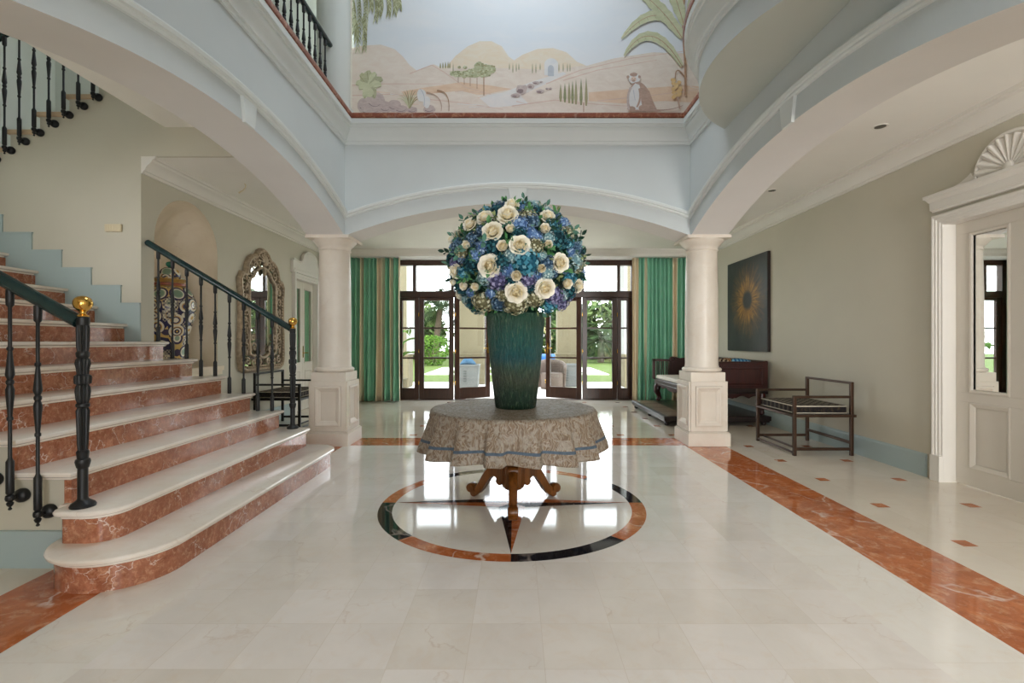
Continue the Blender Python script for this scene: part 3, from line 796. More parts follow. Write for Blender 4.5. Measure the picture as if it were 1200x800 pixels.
q = [(7.80, LZ + .10), (7.80, LZ + .285), (7.84, LZ + .30), (7.95, LZ + .285), (8.05, LZ + .275), (8.12, LZ + .29), (8.17, LZ + .34)]
q += [(8.45 - .27 * math.cos(PI * i / 16), LZ + .36 + .13 * math.sin(PI * i / 16)) for i in range(17)]
q += [(16.9 - y, z) for y, z in reversed(q[:7])]
m.prism(q, 'x', WL, WL + .045)
m.tube([(WL + .045, y, z) for y, z in q[1:-1]], .016, 8)
m.box(WL, WL + .065, 7.78, 9.12, LZ + .08, LZ + .115)
obj('arched_overdoor', m, M['trim'], d4, smooth=30, weld=False)
M['greencurtain'] = flat('green_silk', lin(96, 170, 118), .5, 0, .3, .12, 3)
m = MB(); m.grid(lambda u, v: (xd - .042 + .008 * math.sin(u * 70), 7.95 + u * 1.0, .02 + 2.25 * v), 120, 2)
obj('door_curtain', m, M['greencurtain'], d4, smooth=180)
m = MB(); m.box(xd - .25, xd - .2, 7.8, 9.1, 0, 2.5); obj('closed_backing', m, M['greige'], d4)
# ================================================================== MURAL
m = MB(); m.box(-2.05, WR, 6.07, 6.2, 3.7, ROOF)
struct('wall_upper_back', m, M['upper'], weld=False)
MU = 6.055
def mu(x, y, layer=0): return ((x - 605) * 6.05 / 565, MU - .0003 * layer, 1.2 + (400 - y) * 6.05 / 565)
t = NT('fresco_sky'); v = t.coord((1, 1, 1))
sp = t.n('SeparateXYZ'); t.l(v, sp.inputs[0])
mr = t.n('MapRange'); t.l(sp.outputs['Z'], mr.inputs[0]); mr.inputs[1].default_value = 4.4; mr.inputs[2].default_value = 5.6
cc = t.ramp(mr.outputs[0], [(0, lin(246, 247, 248)), (.5, lin(234, 240, 246)), (1, lin(240, 244, 248))])
nz_ = t.noise(t.coord((.6, 1, 1.6)), 1.6, 6, .6, .8)
cc = t.mix(t.ramp(nz_, [(.45, (0, 0, 0)), (.75, (.7, .7, .7))]), cc, lin(246, 246, 247))
M['fsky'] = t.set(cc, .8, 0, .1)
def wash(name, a, b, sc=2.0, st=(1, 1, 3)):
    t = NT(name); f = t.noise(t.coord(st), sc, 6, .65, 1.0); return t.set(t.ramp(f, [(.35, lin(*a)), (.65, lin(*b))]), .8, 0, .1)
PAL = ['fsky']
def pal(name, a, b=None, sc=5, st=(1, 1, 2.5)):
    up = lambda q: tuple(255 - (255 - c) * .74 for c in q)
    M[name] = wash('fresco_' + name, up(a), up(b or tuple(min(255, c + 14) for c in a)), sc, st); PAL.append(name)
pal('sand', (226, 208, 190), (238, 224, 208)); pal('hill', (232, 212, 194), (238, 224, 208)); pal('gold', (236, 214, 180), (238, 224, 200))
pal('slope', (228, 210, 192), (240, 226, 210)); pal('ochre', (224, 184, 146), (236, 204, 172)); pal('road', (226, 224, 222), (236, 230, 224))
pal('rose', (212, 178, 158)); pal('rock', (178, 156, 150), (204, 186, 178), 12); pal('rockdark', (116, 92, 92))
pal('leaf', (186, 192, 142), (210, 212, 170), 8); pal('leafdark', (112, 118, 70), (140, 140, 86)); pal('bough', (150, 156, 108), (186, 186, 140), 14)
pal('stem', (150, 104, 70), (178, 130, 90)); pal('white', (222, 222, 222), (234, 232, 228)); pal('greyblue', (176, 182, 190))
pal('monkeyback', (160, 124, 104), (186, 150, 128), 14); pal('hair', (120, 86, 62)); pal('banana', (224, 172, 92), (232, 196, 130), 16); pal('olive', (140, 132, 84)); pal('flesh', (222, 190, 168)); pal('margin', (234, 226, 210)); pal('line', (178, 140, 116))
IX = {n: i for i, n in enumerate(PAL)}
rm = random.Random(5)
pm = MB(); pm.box(-2.045, 2.6, MU, 6.068, 3.785, 6.85)
LAY = [1]
def pp_(pts, col, layer=None):
    pm.mi = IX[col]
    if layer is None: LAY[0] += .08; layer = LAY[0]
    pm.poly([mu(x, y, layer) for x, y in pts])
def blob(x, y, rx, ry, col, n=14, j=.18):
    pp_([(x + rx * (1 + rm.uniform(-j, j)) * math.cos(2 * PI * i / n), y + ry * (1 + rm.uniform(-j, j)) * math.sin(2 * PI * i / n)) for i in range(n)], col)
def stroke(pts, w0, col, w1=None):
    w1 = w0 if w1 is None else w1; L, Rr = [], []
    for i, (x, y) in enumerate(pts):
        a = pts[max(i - 1, 0)]; b = pts[min(i + 1, len(pts) - 1)]
        dx, dy = b[0] - a[0], b[1] - a[1]; d = math.hypot(dx, dy) or 1
        w = (w0 + (w1 - w0) * i / (len(pts) - 1)) / 2
        L.append((x - dy / d * w, y + dx / d * w)); Rr.append((x + dy / d * w, y - dx / d * w))
    pm.mi = IX[col]; LAY[0] += .08
    for i in range(len(pts) - 1):
        pm.poly([mu(*q, LAY[0]) for q in (L[i], L[i + 1], Rr[i + 1], Rr[i])])
def leafshape(pts, wid, col):
    """tapered leaf along a midrib"""
    L, Rr = [], []; n = len(pts) - 1
    for i, (x, y) in enumerate(pts):
        a = pts[max(i - 1, 0)]; b = pts[min(i + 1, n)]
        dx, dy = b[0] - a[0], b[1] - a[1]; d = math.hypot(dx, dy) or 1
        w = wid * math.sin(PI * (.08 + .9 * i / n)) ** .7 * (1 + .18 * (i % 2))
        L.append((x - dy / d * w, y + dx / d * w)); Rr.append((x + dy / d * w, y - dx / d * w))
    pm.mi = IX[col]; LAY[0] += .08
    for i in range(n): pm.poly([mu(*q, LAY[0]) for q in (L[i], L[i + 1], Rr[i + 1], Rr[i])])
def curve(p0, p1, p2, n=10):
    return [((1 - t) ** 2 * p0[0] + 2 * t * (1 - t) * p1[0] + t * t * p2[0], (1 - t) ** 2 * p0[1] + 2 * t * (1 - t) * p1[1] + t * t * p2[1]) for t in [i / n for i in range(n + 1)]]
pp_([(405, 58), (425, 53), (446, 52), (462, 57), (472, 66), (480, 76), (490, 84), (490, 100), (405, 100)], 'hill')
pp_([(512, 82), (524, 77), (534, 65), (548, 54), (562, 48), (576, 48), (588, 54), (596, 66), (606, 73), (616, 80), (616, 95), (512, 95)], 'gold')
pp_([(600, 72), (612, 64), (630, 57), (648, 56), (664, 61), (676, 72), (690, 78), (690, 95), (600, 95)], 'gold')
pp_([(405, 84), (440, 86), (480, 86), (500, 79), (508, 75), (520, 80), (560, 79), (610, 80), (650, 82), (680, 77), (850, 74), (850, 160), (405, 160)], 'sand')
pp_([(640, 92), (676, 80), (720, 68), (765, 61), (800, 62), (850, 80), (850, 112), (760, 106), (690, 106), (600, 126), (585, 124)], 'slope')
pp_([(470, 107), (500, 102), (540, 96), (575, 100), (600, 104), (570, 110), (520, 114), (480, 118)], 'ochre')
pp_([(480, 112), (540, 106), (560, 111), (520, 117), (500, 122)], 'slope')
pp_([(690, 108), (740, 104), (800, 100), (850, 102), (850, 122), (780, 118), (730, 121), (690, 118)], 'ochre')
pp_([(560, 113), (590, 108), (625, 95), (660, 84), (664, 86), (640, 98), (610, 112), (620, 122), (575, 126)], 'road')
for q in ([(405, 112), (460, 110), (500, 116), (540, 120), (590, 128)], [(640, 98), (680, 82), (740, 68), (800, 60)], [(660, 94), (700, 82), (770, 70)], [(480, 86), (506, 76), (520, 84), (545, 102), (575, 110)], [(700, 118), (760, 112), (822, 104)], [(600, 124), (650, 117), (700, 122), (770, 126)], [(405, 100), (450, 98), (520, 98)]):
    stroke(q, 1.2, 'rose', .6)
for _ in range(26):
    x, y = rm.uniform(415, 810), rm.uniform(96, 128); stroke([(x, y), (x + rm.uniform(10, 30), y + rm.uniform(-3, 3))], .9, rm.choice(['rose', 'ochre', 'road', 'sand']), .3)
# domed pavilion and far trees
pp_([(638, 88), (638, 76)] + [(646 - 8 * math.cos(PI * i / 10), 75 - 7 * math.sin(PI * i / 10)) for i in range(11)] + [(654, 88)], 'white')
pp_([(642, 89), (642, 80)] + [(645.5 - 3.5 * math.cos(PI * i / 8), 80 - 4 * math.sin(PI * i / 8)) for i in range(9)] + [(649, 89)], 'greyblue')
def cypress(x, y0, y1, w, col='olive'): pp_([(x - w * .25, y1), (x - w / 2, y1 - (y1 - y0) * .25), (x - w * .35, y0 + (y1 - y0) * .4), (x, y0), (x + w * .35, y0 + (y1 - y0) * .4), (x + w / 2, y1 - (y1 - y0) * .25), (x + w * .25, y1)], col)
for x in (516, 519, 522, 525, 527): cypress(x, 71 + rm.uniform(0, 2), 80, 2)
for x in (531, 597, 601, 605, 608, 624, 628, 633, 655, 660, 665, 668): cypress(x, 73, 82 + rm.uniform(-1, 4), 1.3)
for i, x in enumerate((657, 662, 667, 671, 675, 681, 687)): cypress(x, 98 - i * 1.4, 119 + i * .8, 3.6, 'leafdark' if i % 2 else 'olive')
stroke([(684, 120), (684, 131)], .9, 'stem')
for x, y, r in ((531, 86, 4), (537, 86.5, 5), (544, 87, 5.5), (551, 86, 6.5), (558, 85, 8), (567, 83, 10), (574, 81, 7), (562, 77, 6), (545, 79, 2.5), (538, 79, 2)):
    blob(x, y, r, r * .75, 'bough'); 
    for _ in range(int(r * 2.2)): blob(x + rm.uniform(-.8, .8) * r, y + rm.uniform(-.6, .6) * r, 1.3, .9, rm.choice(['leafdark', 'leaf', 'olive']), 7)
for x, y0, y1 in ((567, 90, 112), (559, 91, 104), (551, 91, 101), (544, 91, 99), (537, 90, 97)): stroke([(x, y0), (x, y1)], 1.2 if x == 567 else .7, 'stem')
# rocks
for x, y, rx, ry in ((611, 105, 7, 6), (604, 112, 5, 2.5), (622, 101, 4, 3), (628, 97, 4, 2), (633, 107, 5, 2.5), (641, 104, 2, 1.4), (645, 104, 2, 1.4), (634, 96, 2, 1)):
    blob(x, y, rx, ry, 'rock'); blob(x - rx * .2, y + ry * .3, rx * .55, ry * .45, 'rockdark')
# agave with rocks in the corner
for x, y, rx, ry in ((428, 124, 9, 9), (440, 119, 11, 11), (452, 126, 8, 7), (434, 130, 13, 5), (462, 124, 8, 7), (470, 128, 8, 5), (483, 129, 6, 4), (503, 128, 7, 5)):
    blob(x, y, rx, ry, 'rock', 16, .1); stroke(curve((x - rx * .7, y + ry * .2), (x, y + ry * .9), (x + rx * .7, y + ry * .1)), .9, 'rockdark', .4)
for a, l in ((200, 17), (235, 20), (262, 22), (295, 20), (325, 19), (345, 14), (180, 12), (120, 12), (60, 12)):
    e = (433 + l * math.cos(R(a)), 101 + l * math.sin(R(a)) * 1.0 + 4)
    leafshape(curve((433, 104), (433 + l * .6 * math.cos(R(a)), 98 + l * .7 * math.sin(R(a))), e, 6), 4.6, rm.choice(['leaf', 'bough'])); stroke([(433, 104), e], .6, 'leafdark')
blob(432, 108, 6, 6, 'leaf')
for k in range(11):
    a = R(-150 + k * 12); stroke(curve((480, 127), (480 + 8 * math.cos(a), 118 + 10 * math.sin(a)), (480 + 17 * math.cos(a), 127 + 22 * math.sin(a))), 1.6, rm.choice(['leaf', 'olive']), .3)
stroke(curve((512, 106), (528, 106), (526, 130), 12), 1.6, 'stem', .7); stroke(curve((500, 108), (520, 112), (517, 130), 12), 1.2, 'line', .6)
blob(494, 112, 5, 8, 'white'); blob(500, 120, 4, 7, 'white'); stroke(curve((492, 104), (499, 110), (497, 124)), .8, 'greyblue')
# weeping boughs at the top
for cx_, cy_, L in ((413, -4, 40), (420, -6, 62), (426, 16, 40), (416, 20, 26), (428, -8, 50), (434, -8, 18), (441, -8, 30), (446, -6, 22), (455, -8, 24), (462, -8, 22), (466, -8, 16)):
    pts = curve((cx_, cy_), (cx_ + 3, cy_ + L * .4), (cx_ + rm.uniform(-3, 3), cy_ + L), 14); stroke(pts, .8, 'leafdark', .4)
    for i, (x, y) in enumerate(pts[1:]):
        for s in (-1, 1):
            leafshape([(x, y), (x + s * 1.6, y + 3), (x + s * 2.6, y + 7)], .6, rm.choice(['leafdark', 'leaf', 'bough', 'leafdark']))
# banana palm
stroke([(803, 112), (803, 78), (801, 50), (800, 10), (806, -40)], 2.4, 'stem', 3.2)
for pts, w in ((curve((800, 40), (770, -6), (728, 46), 16), 5.5), (curve((799, 78), (762, 14), (731, 66), 16), 5.2), (curve((799, 45), (776, 8), (742, -14), 14), 7), (curve((801, 30), (792, -6), (775, -40), 12), 7), (curve((806, 30), (816, -10), (818, -40), 10), 6)):
    leafshape(pts, w, 'leaf'); stroke(pts, .9, 'stem', .4)
    for i in range(2, len(pts) - 1, 2): stroke([pts[i], (pts[i][0] + 2, pts[i][1] + w * .8)], .5, 'olive', .2)
stroke(curve((803, 92), (790, 72), (791, 96), 10), 1.6, 'stem', 1)
for k in range(16): blob(793 + rm.uniform(-5, 5), 94 + k * 1.35, 2.6, 2.2, 'banana', 8)
stroke([(794, 114), (796, 128)], 2.5, 'line', 1.5)
# seated monkey
pp_([(738, 131), (735, 124), (735, 113), (738, 104), (742, 97), (749, 96), (755, 100), (761, 108), (765, 119), (769, 128), (775, 131)], 'monkeyback')
pp_([(739, 129), (737, 121), (737, 112), (740, 103), (744, 98), (749, 100), (751, 108), (751, 118), (753, 129)], 'white')
stroke(curve((741, 104), (739, 116), (744, 126)), 2.6, 'white', 2.0); stroke(curve((749, 104), (752, 116), (746, 126)), 2.8, 'monkeyback', 2.0); stroke([(742, 106), (744, 118)], .8, 'greyblue')
blob(740, 128, 5, 3, 'monkeyback', 10, .1); blob(756, 127, 8, 4.5, 'monkeyback', 12, .1)
stroke(curve((766, 129), (784, 131), (800, 124)), 1.6, 'monkeyback', .6)
blob(742.5, 92, 7, 5.4, 'white', 18, .16); blob(742.2, 93.5, 3.2, 3.0, 'flesh', 12, .05); blob(742.2, 95, 2.0, 1.4, 'monkeyback', 10, .05)
blob(742.4, 88.0, 4.6, 2.4, 'monkeyback', 12, .12); blob(735.8, 90.6, 1.7, 1.9, 'monkeyback', 9, .08); blob(749, 90.6, 1.7, 1.9, 'monkeyback', 9, .08)
stroke(curve((752, 102), (760, 116), (754, 128), 10), 3.0, 'monkeyback', 2.2); stroke(curve((739, 103), (733, 116), (737, 129), 10), 2.8, 'rock', 2.0)
for x in (740.8, 743.8): blob(x, 92.6, .55, .5, 'hair', 7)
pp_([(400, -120), (413, -120), (413, 160), (400, 160)], 'margin')
mo = obj('mural_picture', pm, [M[n] for n in PAL], weld=False, recalc=False)
tag(mo, 'painted desert landscape mural with a seated monkey and banana palm', 'mural')
for p in mo.data.polygons:
    if abs(p.normal.y) > .5 and p.normal.y > 0 and p.center.y < MU + .001: p.flip()

# ================================================================== TABLE, CLOTH, VASE
TX, TY, TZ = -.022, 3.575, .708
t = thing('pedestal_table', 'round carved wooden pedestal table standing on the compass inlay', 'table', (TX, TY, 0))
m = MB(); m.lathe([(.56, .668), (.575, .674), (.588, .684), (.588, .698), (.580, .705), (.1, .705)], (TX, TY, 0), 64); obj('tabletop', m, M['tablewood'], t, smooth=35)
m = MB()
m.lathe([(.045, .105), (.076, .12), (.084, .14), (.084, .285), (.096, .295), (.098, .312), (.08, .322)], (TX, TY, 0), 8)
m.lathe([(.07, .32), (.062, .345), (.05, .39), (.058, .45), (.078, .49), (.082, .53), (.066, .575), (.056, .60), (.075, .615), (.12, .64), (.15, .668)], (TX, TY, 0), 32)
obj('pedestal', m, M['tablewood'], t, smooth=30)
for k in range(3):
    a = -PI / 2 + k * 2 * PI / 3
    prof = []
    # S-curved leg in the radial plane: (radius, z, half height)
    cl = [(.065, .215, .07), (.105, .225, .062), (.14, .234, .048), (.175, .228, .041), (.208, .204, .037), (.238, .165, .034), (.266, .120, .032), (.292, .080, .031), (.318, .054, .032), (.345, .044, .033), (.368, .044, .032)]
    mb = MB(); rings = []
    for i, (r, z, h) in enumerate(cl):
        w = .034 - .008 * i / len(cl)
        p0 = cl[max(i - 1, 0)]; p1 = cl[min(i + 1, len(cl) - 1)]
        tx, tz = p1[0] - p0[0], p1[1] - p0[1]; d = math.hypot(tx, tz); nx, nz2 = -tz / d, tx / d
        ring = []
        for sw, sh in ((-1, -1), (-.8, -1.0), (.8, -1), (1, -1), (1, .7), (.5, 1), (-.5, 1), (-1, .7)):
            rr = r + nx * h * sh; zz = z + nz2 * h * sh
            ring.append((TX + rr * math.cos(a) - sw * w * math.sin(a), TY + rr * math.sin(a) + sw * w * math.cos(a), max(zz, .012)))
        rings.append(ring)
    mb.loft(rings)
    # scrolled toe, knee volute
    for r, z, q, wq in ((.372, .066, .036, .034), (.345, .03, .028, .03), (.125, .275, .028, .036), (.108, .155, .03, .03)):
        ax = Vector((-math.sin(a), math.cos(a), 0)); cpt = Vector((TX + r * math.cos(a), TY + r * math.sin(a), max(z, q)))
        rad = Vector((math.cos(a), math.sin(a), 0))
        mb.loft([[cpt + ax * (wq * s2) + (rad * math.cos(2 * PI * i / 18) + Vector((0, 0, 1)) * math.sin(2 * PI * i / 18)) * q * k2 for i in range(18)] for s2, k2 in ((-1.05, .55), (-1, .9), (-.8, 1), (.8, 1), (1, .9), (1.05, .55))])
    obj('leg', mb, M['tablewood'], t, smooth=40)

t = NT('paisley_cloth'); v = t.coord()
sw = t.n('TexNoise'); t.l(v, sw.inputs['Vector']); sw.inputs['Scale'].default_value = 13; sw.inputs['Detail'].default_value = 2; sw.inputs['Distortion'].default_value = 2.5
wv = t.n('TexWave'); wv.inputs['Scale'].default_value = 10; wv.inputs['Distortion'].default_value = 14; wv.inputs['Detail'].default_value = 2; wv.inputs['Detail Scale'].default_value = 1.2; t.l(v, wv.inputs['Vector'])
c = t.ramp(wv.outputs['Fac'], [(.2, lin(110, 92, 74)), (.5, lin(140, 124, 106)), (.72, lin(164, 156, 142)), (.85, lin(124, 104, 84))])
c = t.mix(t.ramp(sw.outputs['Fac'], [(.45, (0, 0, 0)), (.62, (.75, .75, .75))]), c, lin(156, 149, 138))
c = t.mix(t.ramp(t.noise(v, 55, 4, .7), [(.45, (0, 0, 0)), (.7, (.4, .4, .4))]), c, lin(110, 92, 76))
t.bump(t.noise(v, 240, 2), .25, .003)
M['cloth'] = t.set(c, .6, 0, .35)
M['clothband'] = flat('cloth_blue_band', lin(78, 92, 106), .7, 0, .2, .2, 40)
rc = random.Random(3)
NA = 420
fold = []
ph = [rc.uniform(0, 6.28) for _ in range(4)]
PLE = [0]
while PLE[-1] < 2 * PI - .30: PLE.append(PLE[-1] + rc.choice([.34, .42, .30, .52, .38]))
PLE[-1] = 2 * PI
PAM = [rc.uniform(.75, 1.15) for _ in PLE]
FRONT_A = .17
def foldf(a):
    """soft pleats whose steep side faces away from the front of the table"""
    q = (a + PI / 2 + FRONT_A) % (2 * PI)
    rev = q > PI
    if rev: q = 2 * PI - q
    q = (q + .26) % (2 * PI)
    for i in range(len(PLE) - 1):
        if PLE[i] <= q < PLE[i + 1]:
            t_ = (q - PLE[i]) / (PLE[i + 1] - PLE[i]); break
    up = min(t_ / .86, 1); dn = max(0, (t_ - .86) / .14)
    v_ = (3 * up * up - 2 * up ** 3) * (1 - (3 * dn * dn - 2 * dn ** 3))
    return (v_ * 1.7 - .85) * PAM[i]
m = MB()
steps = [(0, .0, 0)] + [(r, 0, 0) for r in (.1, .2, .3, .4, .5, .56, .585)] + [(.598, -.004, .02), (.606, -.014, .06), (.611, -.03, .12)] + [(.607 + .066 * (s ** 1.1), -.03 - .248 * s, s) for s in [i / 14 for i in range(1, 15)]]
rings = []
for r, dz, s in steps[1:]:
    ring = []
    for i in range(NA):
        a = 2 * PI * i / NA
        fo = foldf(a); fs = fo
        rr = r + (.036 * fs * min(s * 1.25, 1) if s > 0 else 0)
        zz = TZ + .003 + dz + (.010 * math.cos(4 * a + .4) * s - .006 * fs * s if s > 0 else 0)
        ring.append(m.v((TX + rr * math.cos(a), TY + rr * math.sin(a), zz)))
    rings.append(ring)
cv = m.v((TX, TY, TZ + .003))
for i in range(NA): m.face([cv, rings[0][i], rings[0][(i + 1) % NA]])
for k in range(len(rings) - 1):
    s = steps[k + 2][2]
    m.mi = 1 if abs(s - 10 / 14) < .02 else 0
    for i in range(NA):
        j = (i + 1) % NA
        m.face([rings[k][i], rings[k + 1][i], rings[k + 1][j], rings[k][j]])
cl = obj('tablecloth', m, [M['cloth'], M['clothband']], None, smooth=180, solid=.004)
tag(cl, 'taupe paisley tablecloth with a blue band hanging over the round table', 'tablecloth')

# vase -------------------------------------------------------------
t = NT('scratched_teal_glaze'); v = t.coord()
sp = t.n('SeparateXYZ'); t.l(v, sp.inputs[0])
nzv = t.noise(t.coord((1, 1, 1)), 4.5, 5, .6, .5)
hh = t.math('ADD', sp.outputs['Z'], t.math('MULTIPLY', nzv, .16))
mr = t.n('MapRange'); t.l(hh, mr.inputs[0]); mr.inputs[1].default_value = .08; mr.inputs[2].default_value = .78
c = t.ramp(mr.outputs[0], [(0, lin(8, 34, 20)), (.16, lin(14, 44, 28)), (.30, lin(52, 60, 44)), (.40, lin(46, 68, 54)), (.52, lin(2, 70, 74)), (.70, lin(4, 74, 68)), (.88, lin(22, 66, 50)), (1, lin(36, 76, 58))])
sc_ = t.noise(t.coord((60, 60, 9)), 1.6, 3, .6, .4)
c = t.mix(t.ramp(sc_, [(.56, (0, 0, 0)), (.7, (.45, .45, .45))]), c, lin(112, 132, 104))
c = t.mix(t.ramp(sc_, [(.3, (.65, .65, .65)), (.46, (0, 0, 0))]), c, lin(10, 40, 30))
t.bump(sc_, 1.0, .02)
M['glaze'] = t.set(c, .34, 0, .35)
VZ = TZ + .0045
vz = obj('vase', MB().lathe([(.001, .012), (.13, .012), (.132, 0), (.143, 0), (.150, .008), (.154, .03), (.172, .18), (.192, .36), (.207, .52), (.214, .62), (.217, .665), (.222, .675), (.222, .69), (.214, .695), (.205, .69), (.200, .60), (.18, .36), (.15, .1), (.13, .03), (.001, .03)], (0, 0, 0), 64), M['glaze'], None, smooth=40)
vz.location = (-.005, TY, VZ)
tag(vz, 'tall tapering teal and green glazed vase with scratched surface on the tablecloth', 'vase')

# ================================================================== FLOWERS
def petal(mb, ang, ph0, ph1, L, W, r0, z0, curl, nu=4, nv=4, ru=0.0):
    """petal rising from the base; ph = angle from the axis (0 = upright)"""
    rows = []; r, z = r0, z0
    for j in range(nv + 1):
        v = j / nv
        phv = ph0 + (ph1 - ph0) * v + (curl * max(0, v - .6))
        if j: r += L / nv * math.sin(phv); z += L / nv * math.cos(phv)
        w = W * (math.sin(PI * (.16 + .72 * v)) ** .75)
        row = []
        for i in range(nu + 1):
            u = i / nu * 2 - 1
            cup = (u * u) * W * .28 * math.cos(phv)
            rr = max(r - (u * u) * W * .22 * math.cos(ph1) , .0)
            x0, y0 = rr, u * w
            zz = z - (u * u) * .05 * L + ru * math.sin(u * 5 + ang * 3) * v
            row.append(mb.v((x0 * math.cos(ang) - y0 * math.sin(ang), x0 * math.sin(ang) + y0 * math.cos(ang), zz)))
        rows.append(row)
    m0 = mb.mi
    for j, (a, b) in enumerate(zip(rows[:-1], rows[1:])):
        mb.mi = m0 if j >= 2 else min(m0 + 1, 2)
        for i in range(nu): mb.face([a[i], a[i + 1], b[i + 1], b[i]])
ROSE = [flat('rose_cream', lin(248, 244, 230), .55, 0, .3, .03, 20), flat('rose_butter', lin(246, 236, 204), .55, 0, .3, .03, 20), flat('rose_heart', lin(242, 222, 164), .55, 0, .3, .05, 20)]
def rose_mesh(seed, openness=1.0):
    rr = random.Random(seed); mb = MB()
    lay = [(3, 0, -30, .46, .17, .03, .12, 2), (4, 2, -22, .50, .23, .09, .09, 1), (5, 6, -8, .52, .28, .17, .05, 1), (5, 12, 8, .54, .34, .26, -.01, 0), (6, 22, 30, .54, .38, .34, -.08, 0), (7, 38, 52, .54, .42, .40, -.15, 0), (8, 58, 74, .46, .40, .46, -.22, 0)]
    for li, (n, p0, p1, L, W, r0, z0, mi) in enumerate(lay):
        if openness < .7 and li > 4: break
        for k in range(n):
            mb.mi = mi
            petal(mb, 2 * PI * k / n + li * .7 + rr.uniform(-.15, .15), R(p0 * openness), R(p1 * openness), L * rr.uniform(.93, 1.06), W * rr.uniform(.93, 1.08), r0, z0, R(35 if li > 2 else 0), ru=.02)
    if openness < .7:
        pass
    mb.mi = 0; mb.ball((0, 0, -.1), .34, 8, 5, (1, 1, .7))
    o = obj('rose', mb, ROSE, None, smooth=180, weld=False, recalc=False)
    return o
def hyd_mesh(seed, cols, name, n=56, petal_r=.17):
    rr = random.Random(seed); mb = MB()
    mats = [flat(name + '_%s' % k, lin(*c), .6, 0, .25, .12, 30) for k, c in zip(('light', 'mid', 'deep'), cols)]
    mb.mi = 2; mb.ball((0, 0, -.02), .78, 10, 7, (1, 1, .8))
    for i in range(n):
        y = 1 - (i + .5) / n * 1.25; rad = math.sqrt(max(0, 1 - y * y)); a = i * 2.39996 + rr.uniform(-.2, .2)
        nrm = Vector((rad * math.cos(a), rad * math.sin(a), y)).normalized()
        nrm = (nrm + Vector((rr.uniform(-.3, .3), rr.uniform(-.3, .3), rr.uniform(-.3, .3)))).normalized()
        c = Vector((rad * math.cos(a), rad * math.sin(a), y * .85)) * rr.uniform(.84, 1.0)
        u = nrm.orthogonal().normalized(); w = nrm.cross(u); t0 = rr.uniform(0, 1.57); s = petal_r * rr.uniform(.8, 1.2)
        mb.mi = rr.choice([0, 0, 1, 1, 1, 2])
        for k in range(4):
            d = u * math.cos(t0 + k * PI / 2) + w * math.sin(t0 + k * PI / 2); e = nrm.cross(d)
            mb.poly([c, c + d * s * .55 + e * s * .5 + nrm * .03, c + d * s * 1.1 + nrm * .0, c + d * s * .55 - e * s * .5 + nrm * .03])
    return obj('hydrangea', mb, mats, None, smooth=None, weld=False, recalc=False)
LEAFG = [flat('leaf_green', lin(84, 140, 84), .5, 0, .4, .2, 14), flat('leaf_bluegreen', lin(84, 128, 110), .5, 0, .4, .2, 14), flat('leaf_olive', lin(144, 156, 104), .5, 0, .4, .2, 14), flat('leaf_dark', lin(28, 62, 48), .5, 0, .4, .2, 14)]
def sprig_mesh(seed, mat, n=7, L=.5, W=.15):
    rr = random.Random(seed); mb = MB()
    mb.tube([(0, 0, 0), (.03, 0, .5), (0, .03, 1.0)], [.014, .010, .005], 5)
    for k in range(n):
        z = .25 + .75 * k / (n - 1); a = k * 2.4 + rr.uniform(-.3, .3); tilt = R(rr.uniform(35, 70)) if k < n - 1 else R(10)
        d = Vector((math.sin(tilt) * math.cos(a), math.sin(tilt) * math.sin(a), math.cos(tilt))); s = d.orthogonal().normalized(); nn = d.cross(s)
        l = L * rr.uniform(.7, 1.1); c = Vector((0, 0, z))
        for sg in (-1, 1):
            mb.poly([c, c + d * l * .35 + s * sg * W * l * 1.6 + nn * .03, c + d * l * .7 + s * sg * W * l * 1.4 + nn * .02, c + d * l - nn * .04])
    return obj('leaf_sprig', mb, mat, None, smooth=None, weld=False, recalc=False)
FC = Vector((.002, TY, 1.772)); FA, FB = .50, .442
fl = thing('flower_arrangement', 'huge ball of cream roses and blue hydrangeas filling the tall teal vase', 'flower arrangement', (FC.x, FC.y, VZ + .70))
m = MB(); rk = random.Random(9)
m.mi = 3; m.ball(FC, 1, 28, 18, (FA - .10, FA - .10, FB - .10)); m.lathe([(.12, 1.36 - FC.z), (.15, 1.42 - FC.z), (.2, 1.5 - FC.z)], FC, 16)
for i in range(2600):
    y = 1 - 2 * (i + .5) / 2600
    if y < -.93: continue
    rad = math.sqrt(1 - y * y); a = i * 2.39996
    n = Vector((rad * math.cos(a), rad * math.sin(a), y)); k = rk.uniform(.82, .97)
    p = FC + Vector((n.x * FA * k, n.y * FA * k, n.z * FB * k))
    d = (n * rk.uniform(.1, .9) + Vector((rk.uniform(-1, 1), rk.uniform(-1, 1), rk.uniform(-1, 1)))).normalized(); s_ = d.cross(n + Vector((.1, .2, .3))).normalized(); l = rk.uniform(.03, .055); wd = l * .3
    m.mi = rk.choice([0, 0, 1, 1, 2, 3])
    m.poly([p, p + d * l * .5 + s_ * wd, p + d * l, p + d * l * .5 - s_ * wd])
cf = obj('packed_foliage', m, LEAFG, fl, smooth=None, weld=False, recalc=False); cf['kind'] = 'stuff'
